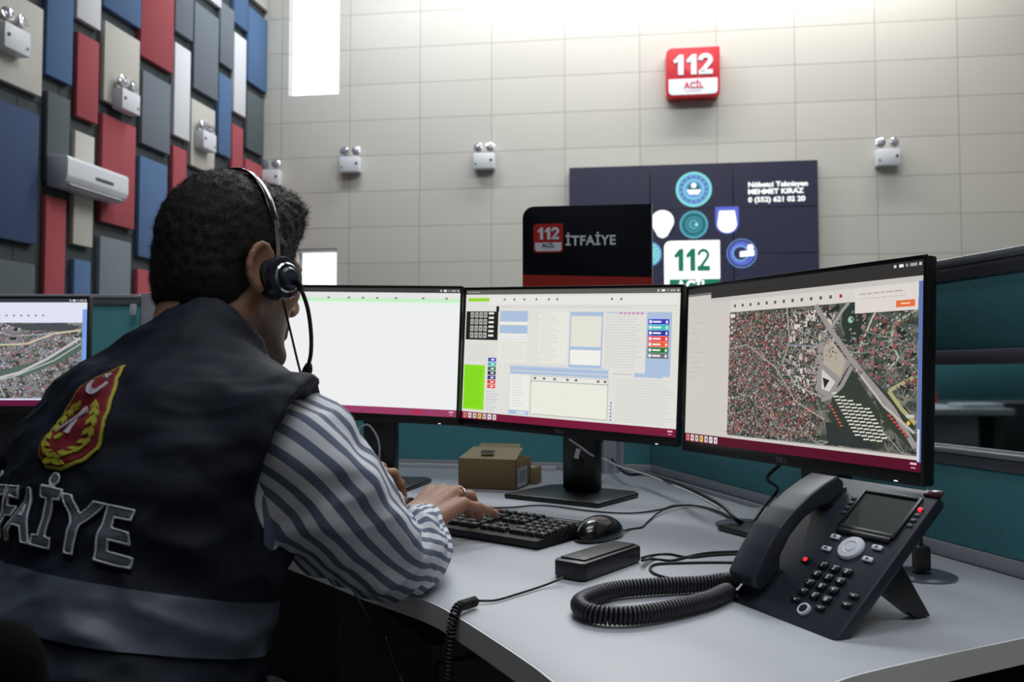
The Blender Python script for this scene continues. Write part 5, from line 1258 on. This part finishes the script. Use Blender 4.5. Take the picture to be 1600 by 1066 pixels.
def cuff_mat():
    m = mat('shirt_cuff', (214, 216, 222), .7, bump=.2, bscale=1200); nt = m.node_tree; b = nt.nodes['Principled BSDF']
    uv = nt.nodes.new('ShaderNodeUVMap'); sp = nt.nodes.new('ShaderNodeSeparateXYZ'); nt.links.new(uv.outputs[0], sp.inputs[0])
    w = nt.nodes.new('ShaderNodeMath'); w.operation = 'MULTIPLY'; w.inputs[1].default_value = 5; nt.links.new(sp.outputs[1], w.inputs[0])
    fr_ = nt.nodes.new('ShaderNodeMath'); fr_.operation = 'FRACT'; nt.links.new(w.outputs[0], fr_.inputs[0]); gt = nt.nodes.new('ShaderNodeMath'); gt.operation = 'GREATER_THAN'; gt.inputs[1].default_value = .68; nt.links.new(fr_.outputs[0], gt.inputs[0])
    mx = nt.nodes.new('ShaderNodeMix'); mx.data_type = 'RGBA'; nt.links.new(gt.outputs[0], mx.inputs[0]); mx.inputs[6].default_value = (*lin((214, 217, 224)), 1); mx.inputs[7].default_value = (*lin((92, 102, 126)), 1); nt.links.new(mx.outputs[2], b.inputs['Base Color']); return m
m_slv, m_cuff = sleeve_mat(), cuff_mat()
def sleeve(name, pts, rad, m, nseg=200, nr=110, wrk=1.0, elbow=.5, twist=0, phase=0, parent=None, seed=0, clampz=None, endcurl=False):
    P = np.array([p[:] for p in catmull([Vector(p) for p in pts], 16)]); d = np.r_[0, np.cumsum(np.linalg.norm(np.diff(P, axis=0), axis=1))]; L = d[-1]
    rr = np.interp(np.linspace(0, len(pts)-1, len(P)), np.arange(len(pts)), rad); s = np.linspace(0, L, nseg)
    Q = np.stack([np.interp(s, d, P[:, k]) for k in range(3)], 1); R_ = np.interp(s, d, rr)
    for _ in range(6): Q[1:-1] = (Q[:-2]+2*Q[1:-1]+Q[2:])/4
    Tn = np.gradient(Q, axis=0); Tn /= np.linalg.norm(Tn, axis=1)[:, None]
    Cv = np.gradient(Tn, axis=0); cl = np.linalg.norm(Cv, axis=1)+1e-9
    u = np.cross(Tn[0], [0, 0, 1.0]); u /= np.linalg.norm(u); v = []
    for i in range(nseg):
        u = u-Tn[i]*np.dot(u, Tn[i]); u /= np.linalg.norm(u); w = np.cross(Tn[i], u); t = i/(nseg-1); ebd = math.exp(-((t-elbow)/.13)**2)
        for k in range(nr):
            a = 2*PI*k/nr; n_ = u*math.cos(a)+w*math.sin(a); inner = max(0, float(np.dot(n_, Cv[i]/cl[i])))
            q = Vector((math.cos(a)*1.1+seed, math.sin(a)*1.1, t*3.0)); q2 = Vector((math.cos(a)*.8, math.sin(a)*.8+seed, t*11+math.sin(a+1)*.9))
            dsp = noise.noise(q*1.3)*.0085+noise.noise(q2)*.0065-abs(noise.noise(q2*1.1+Vector((5, 0, 2))))*.0110+noise.noise(q2*2.1)*.0022
            dsp += ebd*(math.sin(t*95+2*math.sin(a)+seed)*.0045*(.25+inner))-ebd*inner*.012
            dsp += math.exp(-((t-.20)/.045)**2)*math.sin((t-.2)*60+a)*.003
            p = Q[i]+n_*(R_[i]+dsp*wrk); v.append(p)
    f = []; uv = []
    for i in range(nseg-1):
        for k in range(nr):
            a_ = i*nr+k; b_ = i*nr+(k+1) % nr; f.append((a_, b_, b_+nr, a_+nr)); t0, t1 = i/(nseg-1), (i+1)/(nseg-1)
            tw = lambda t: phase+twist*max(0, t-elbow)
            k0, k1 = k/nr, (k+1)/nr; uv.append([k0+tw(t0), t0, k1+tw(t0), t0, k1+tw(t1), t1, k0+tw(t1), t1])
    v = np.array(v)
    if clampz is not None:
        over = v[:, 2] < clampz; v[over, 2] = clampz+(v[over, 2]-clampz)*.08
    g = G(); g.add(v, f); g.uv = uv; o = g.build(name, m, parent or person, world=True, smooth=True); 
    sol = o.modifiers.new('cloth', 'SOLIDIFY'); sol.thickness = .0016; sol.offset = -1
    return o
SRp = [(-.300, .890, .950), (-.268, .888, .956), (-.232, .903, .928), (-.196, .953, .866), (-.158, 1.018, .814), (-.134, 1.080, .802), (-.130, 1.150, .798), (-.140, 1.212, .793), (-.149, 1.252, .790)]
SRr = [.050, .072, .080, .070, .061, .056, .050, .043, .037]
s1 = sleeve('shirt_sleeve', SRp, SRr, m_slv, twist=-.5, elbow=.58, phase=.02, seed=1, clampz=ZD+.0025); s1['label'] = 'right sleeve, grey and white stripes'
sleeve('cuff', [(-.147, 1.240, .790), (-.150, 1.252, .7895), (-.155, 1.268, .789), (-.158, 1.280, .789)], [.0355, .0375, .0365, .035], m_cuff, nseg=30, nr=90, wrk=.25, elbow=9, parent=s1, clampz=ZD+.0025)
SLp = [(-.475, 1.045, .985), (-.510, 1.065, .97), (-.515, 1.14, .915), (-.505, 1.21, .86), (-.480, 1.278, .82), (-.425, 1.350, .803), (-.378, 1.405, .801), (-.353, 1.434, .800)]
s2 = sleeve('shirt_sleeve', SLp, [.060, .078, .072, .064, .056, .050, .043, .038], m_slv, twist=.3, elbow=.58, seed=4, clampz=ZD+.0025, nseg=140, nr=80)
sleeve('cuff', [(-.357, 1.427, .800), (-.351, 1.437, .800), (-.340, 1.450, .800), (-.333, 1.459, .800)], [.0355, .0375, .0365, .035], m_cuff, nseg=24, nr=70, wrk=.25, elbow=9, parent=s2, clampz=ZD+.0025)
def stripe_torso():
    m = mat('striped_shirt_torso', (200, 204, 210), .8); nt = m.node_tree; b = nt.nodes['Principled BSDF']
    tc = nt.nodes.new('ShaderNodeTexCoord'); w = nt.nodes.new('ShaderNodeTexWave'); w.bands_direction = 'X'; w.inputs['Scale'].default_value = 11
    mp = nt.nodes.new('ShaderNodeMapping'); mp.inputs['Rotation'].default_value = (0, 0, .9); nt.links.new(tc.outputs['Object'], mp.inputs[0]); nt.links.new(mp.outputs[0], w.inputs[0])
    gt = nt.nodes.new('ShaderNodeMath'); gt.operation = 'GREATER_THAN'; gt.inputs[1].default_value = .55; nt.links.new(w.outputs['Fac'], gt.inputs[0])
    mx = nt.nodes.new('ShaderNodeMix'); mx.data_type = 'RGBA'; nt.links.new(gt.outputs[0], mx.inputs[0]); mx.inputs[6].default_value = (*lin((212, 215, 222)), 1); mx.inputs[7].default_value = (*lin((92, 102, 126)), 1); nt.links.new(mx.outputs[2], b.inputs['Base Color']); return m
# shirt under the vest, showing in the arm holes
Fq = Field((-.70, .60, .55), (-.10, 1.20, 1.16), .006)
Fq.ell(T(0, .0, -.12), (.172, .112, .19), RT, .03); Fq.ell(T(0, .01, -.34), (.165, .12, .19), RT, .04); Fq.cone(T(-.13, 0, -.03), T(.13, 0, -.03), .058, k=.03); Fq.cone(T(0, -.01, .02), T(0, .0, .065), .064, .062, .02); Fq.cone(T(0, .01, .075), H(0, -.02, -.03), .052, .060, .004, 's')
V, Fc = Fq.mesh(); npmesh('shirt_body', V, Fc, stripe_torso(), person)

# ------------------------------------------------------------------ headset
hs = thing('headset', 'black over-head headset with microphone boom worn on the dark hair', 'headset', M=HM.copy())
arc = []
for k in range(41):
    a = -.08+k*(PI+.16)/40; arc.append((.0875*math.cos(a), .010-.014*math.sin(a), .010+.1235*math.sin(a)))
def ribbon(pts, w, th, m, name, par):
    P = np.array(pts); Tn = np.gradient(P, axis=0); Tn /= np.linalg.norm(Tn, axis=1)[:, None]; v = []; f = []; Y = np.array([0, 1.0, 0])
    for i in range(len(P)):
        n_ = np.cross(Tn[i], Y); n_ /= np.linalg.norm(n_); b = np.cross(n_, Tn[i])
        for s_, t_ in ((-1, -.6), (-.8, -1), (.8, -1), (1, -.6), (1, .6), (.8, 1), (-.8, 1), (-1, .6)): v.append(P[i]+b*s_*w/2+n_*t_*th/2)
    for i in range(len(P)-1):
        for k in range(8): f.append((8*i+k, 8*i+(k+1) % 8, 8*i+8+(k+1) % 8, 8*i+8+k))
    f += [tuple(range(8))[::-1], tuple(range(8*len(P)-8, 8*len(P)))]
    return G().add(v, f).build(name, m, par)
ribbon(arc[5:], .011, .0035, mat('headband_gloss', (24, 24, 28), .18, coat=.6), 'headband', hs)
ribbon([Vector(p)*1.0+Vector((.0, 0, 0)) for p in arc[1:7]], .006, .0040, mat('steel', (170, 172, 178), .22, 1), 'slider', hs)
MCu = Matrix.Rotation(PI/2, 4, 'Y')
for sx, full in ((1, True), (-1, False)):
    M = TR(.078*sx, .012, -.012) @ Matrix.Rotation(sx*PI/2, 4, 'Y')
    c_ = G().lathe([(0, -.002), (.020, -.002), (.025, 0), (.027, .007), (.025, .014), (.020, .017), (0, .017)], 36, M).build('ear_cushion', mat('cushion_foam', (20, 21, 24), .8, bump=.3), hs)
    if full:
        G().lathe([(.026, .016), (.027, .020), (.0245, .026), (.016, .029), (0, .030)], 36, M).build('ear_housing', mat('housing_navy', (34, 34, 52), .25, coat=.5), hs)
        G().lathe([(.0145, .0285), (.0165, .0305), (.0185, .0285)], 36, M).build('silver_ring', mat('steel', (170, 172, 178), .22, 1), hs)
        G().lathe([(0, .036), (.010, .036), (.0125, .033), (.013, .026), (0, .026)], 28, M).build('boom_pivot', mat('pivot_blue_grey', (48, 56, 74), .3), hs)
bp = catmull([(.118, .014, -.014), (.118, .026, -.026), (.112, .044, -.046), (.099, .064, -.072), (.084, .080, -.094), (.070, .090, -.110)], 8)
G().tube(bp, [.0042]*8+[.0026]*(len(bp)-8), 10).build('microphone_boom', mat('boom_black', (20, 20, 24), .35), hs)
Fmn = Vector((.066, .093, -.114)); G().tube([Fmn+Vector((.006, -.004, .006)), Fmn, Fmn+Vector((-.008, .004, -.008)), Fmn+Vector((-.012, .006, -.012))], [.0045, .0065, .0065, .004], 14).build('microphone', mat('cushion_foam', (20, 21, 24), .8), hs)
c0 = HM @ Vector((.112, .004, -.040))
cb = catmull([c0, HM @ Vector((.112, .020, -.075)), HM @ Vector((.108, .050, -.130)), (-.262, 1.075, 1.015), (-.250, 1.085, .93), (-.235, 1.10, .84), (-.215, 1.10, .76), (-.17, 1.06, .70), (-.125, .99, .655), (-.10, .96, .55)], 10)
G().tube(cb, .0014, 8).build('headset_cord', m_cab, hs, world=True, smooth=True)
# coiled extension from the adapter over the desk edge
q = atz(745, 938, ZD+.004)
cc = [dz(880, 903, .010), dz(850, 915, .004), dz(810, 928, .003), dz(775, 938, .003), dz(748, 939, .004)]
hc = G().tube(catmull(cc, 10), .0016, 8); 
ce = [dz(746, 939, .008), dz(730, 944, .009), dz(715, 951, .009), Vector((-.068, .955, ZD-.006)), Vector((-.072, .948, ZD-.05)), Vector((-.075, .945, ZD-.12)), Vector((-.078, .94, ZD-.22)), Vector((-.08, .94, ZD-.36))]
cco = hc.build('coiled_headset_cord', m_cab, None, world=True, smooth=True); tag(cco, 'thin black coiled cord hanging over the desk edge from the adapter', 'cable')
G().tube(coil(catmull(ce, 16), .0052, .0012, 95, ramp=.01), .0014, 6).build('coil', m_cab, cco, world=True, smooth=True)
cable('hanging_cable', 'thin black cable hanging under the desk by the elbow, crossing another', [(-.150, .99, .72), (-.13, .985, .66), (-.125, .98, .60), (-.128, .98, .50), (-.13, .98, .40)], .0022)

# ------------------------------------------------------------------ office chair
ch = thing('office_chair', 'black office chair the person sits on, backrest at lower left', 'chair', (hipc.x, hipc.y, 0), -YAW+.16)
m_fab = mat('chair_fabric', (6, 6, 7), 1.0, spec=.1, bump=.4, bscale=500)
g = G().box((0, .04, .405), (.50, .48, .08), None, .03, seg=4); g.build('seat', m_fab, ch)
fbk = Field((-.34, -.36, .48), (.34, -.02, .97), .007)
for k in range(9):
    x = -.248+k*.062; y = -.185+abs(x)**2*.9; fbk.cone((x, y, .56), (x, y-.045, .87-.4*x*x), .030, .028, .05)
V, Fc = fbk.mesh(); npmesh('backrest', V, Fc, m_fab, ch, world=False)
G().tube([(0, -.10, .36), (0, -.22, .38), (0, -.25, .46), (0, -.235, .62)], .018, 10).build('back_support', m_blk, ch)
G().lathe([(.028, .10), (.028, .22), (.016, .22), (.016, .37), (.06, .37), (.06, .38)], 20).build('gas_column', m_blk2, ch)
for k in range(5):
    a = 2*PI*k/5; g = G().tube([(0, 0, .115), (.12*math.cos(a), .12*math.sin(a), .11), (.29*math.cos(a), .29*math.sin(a), .075)], [.032, .024, .016], 10); g.build('base_arm', m_blk2, ch)
    G().lathe([(0, -.022), (.027, -.022), (.030, -.016), (.030, .016), (.027, .022), (0, .022)], 20, TR(.29*math.cos(a), .29*math.sin(a), .031) @ RZ(a+PI/2) @ Matrix.Rotation(PI/2, 4, 'Y')).build('caster', m_blk, ch)
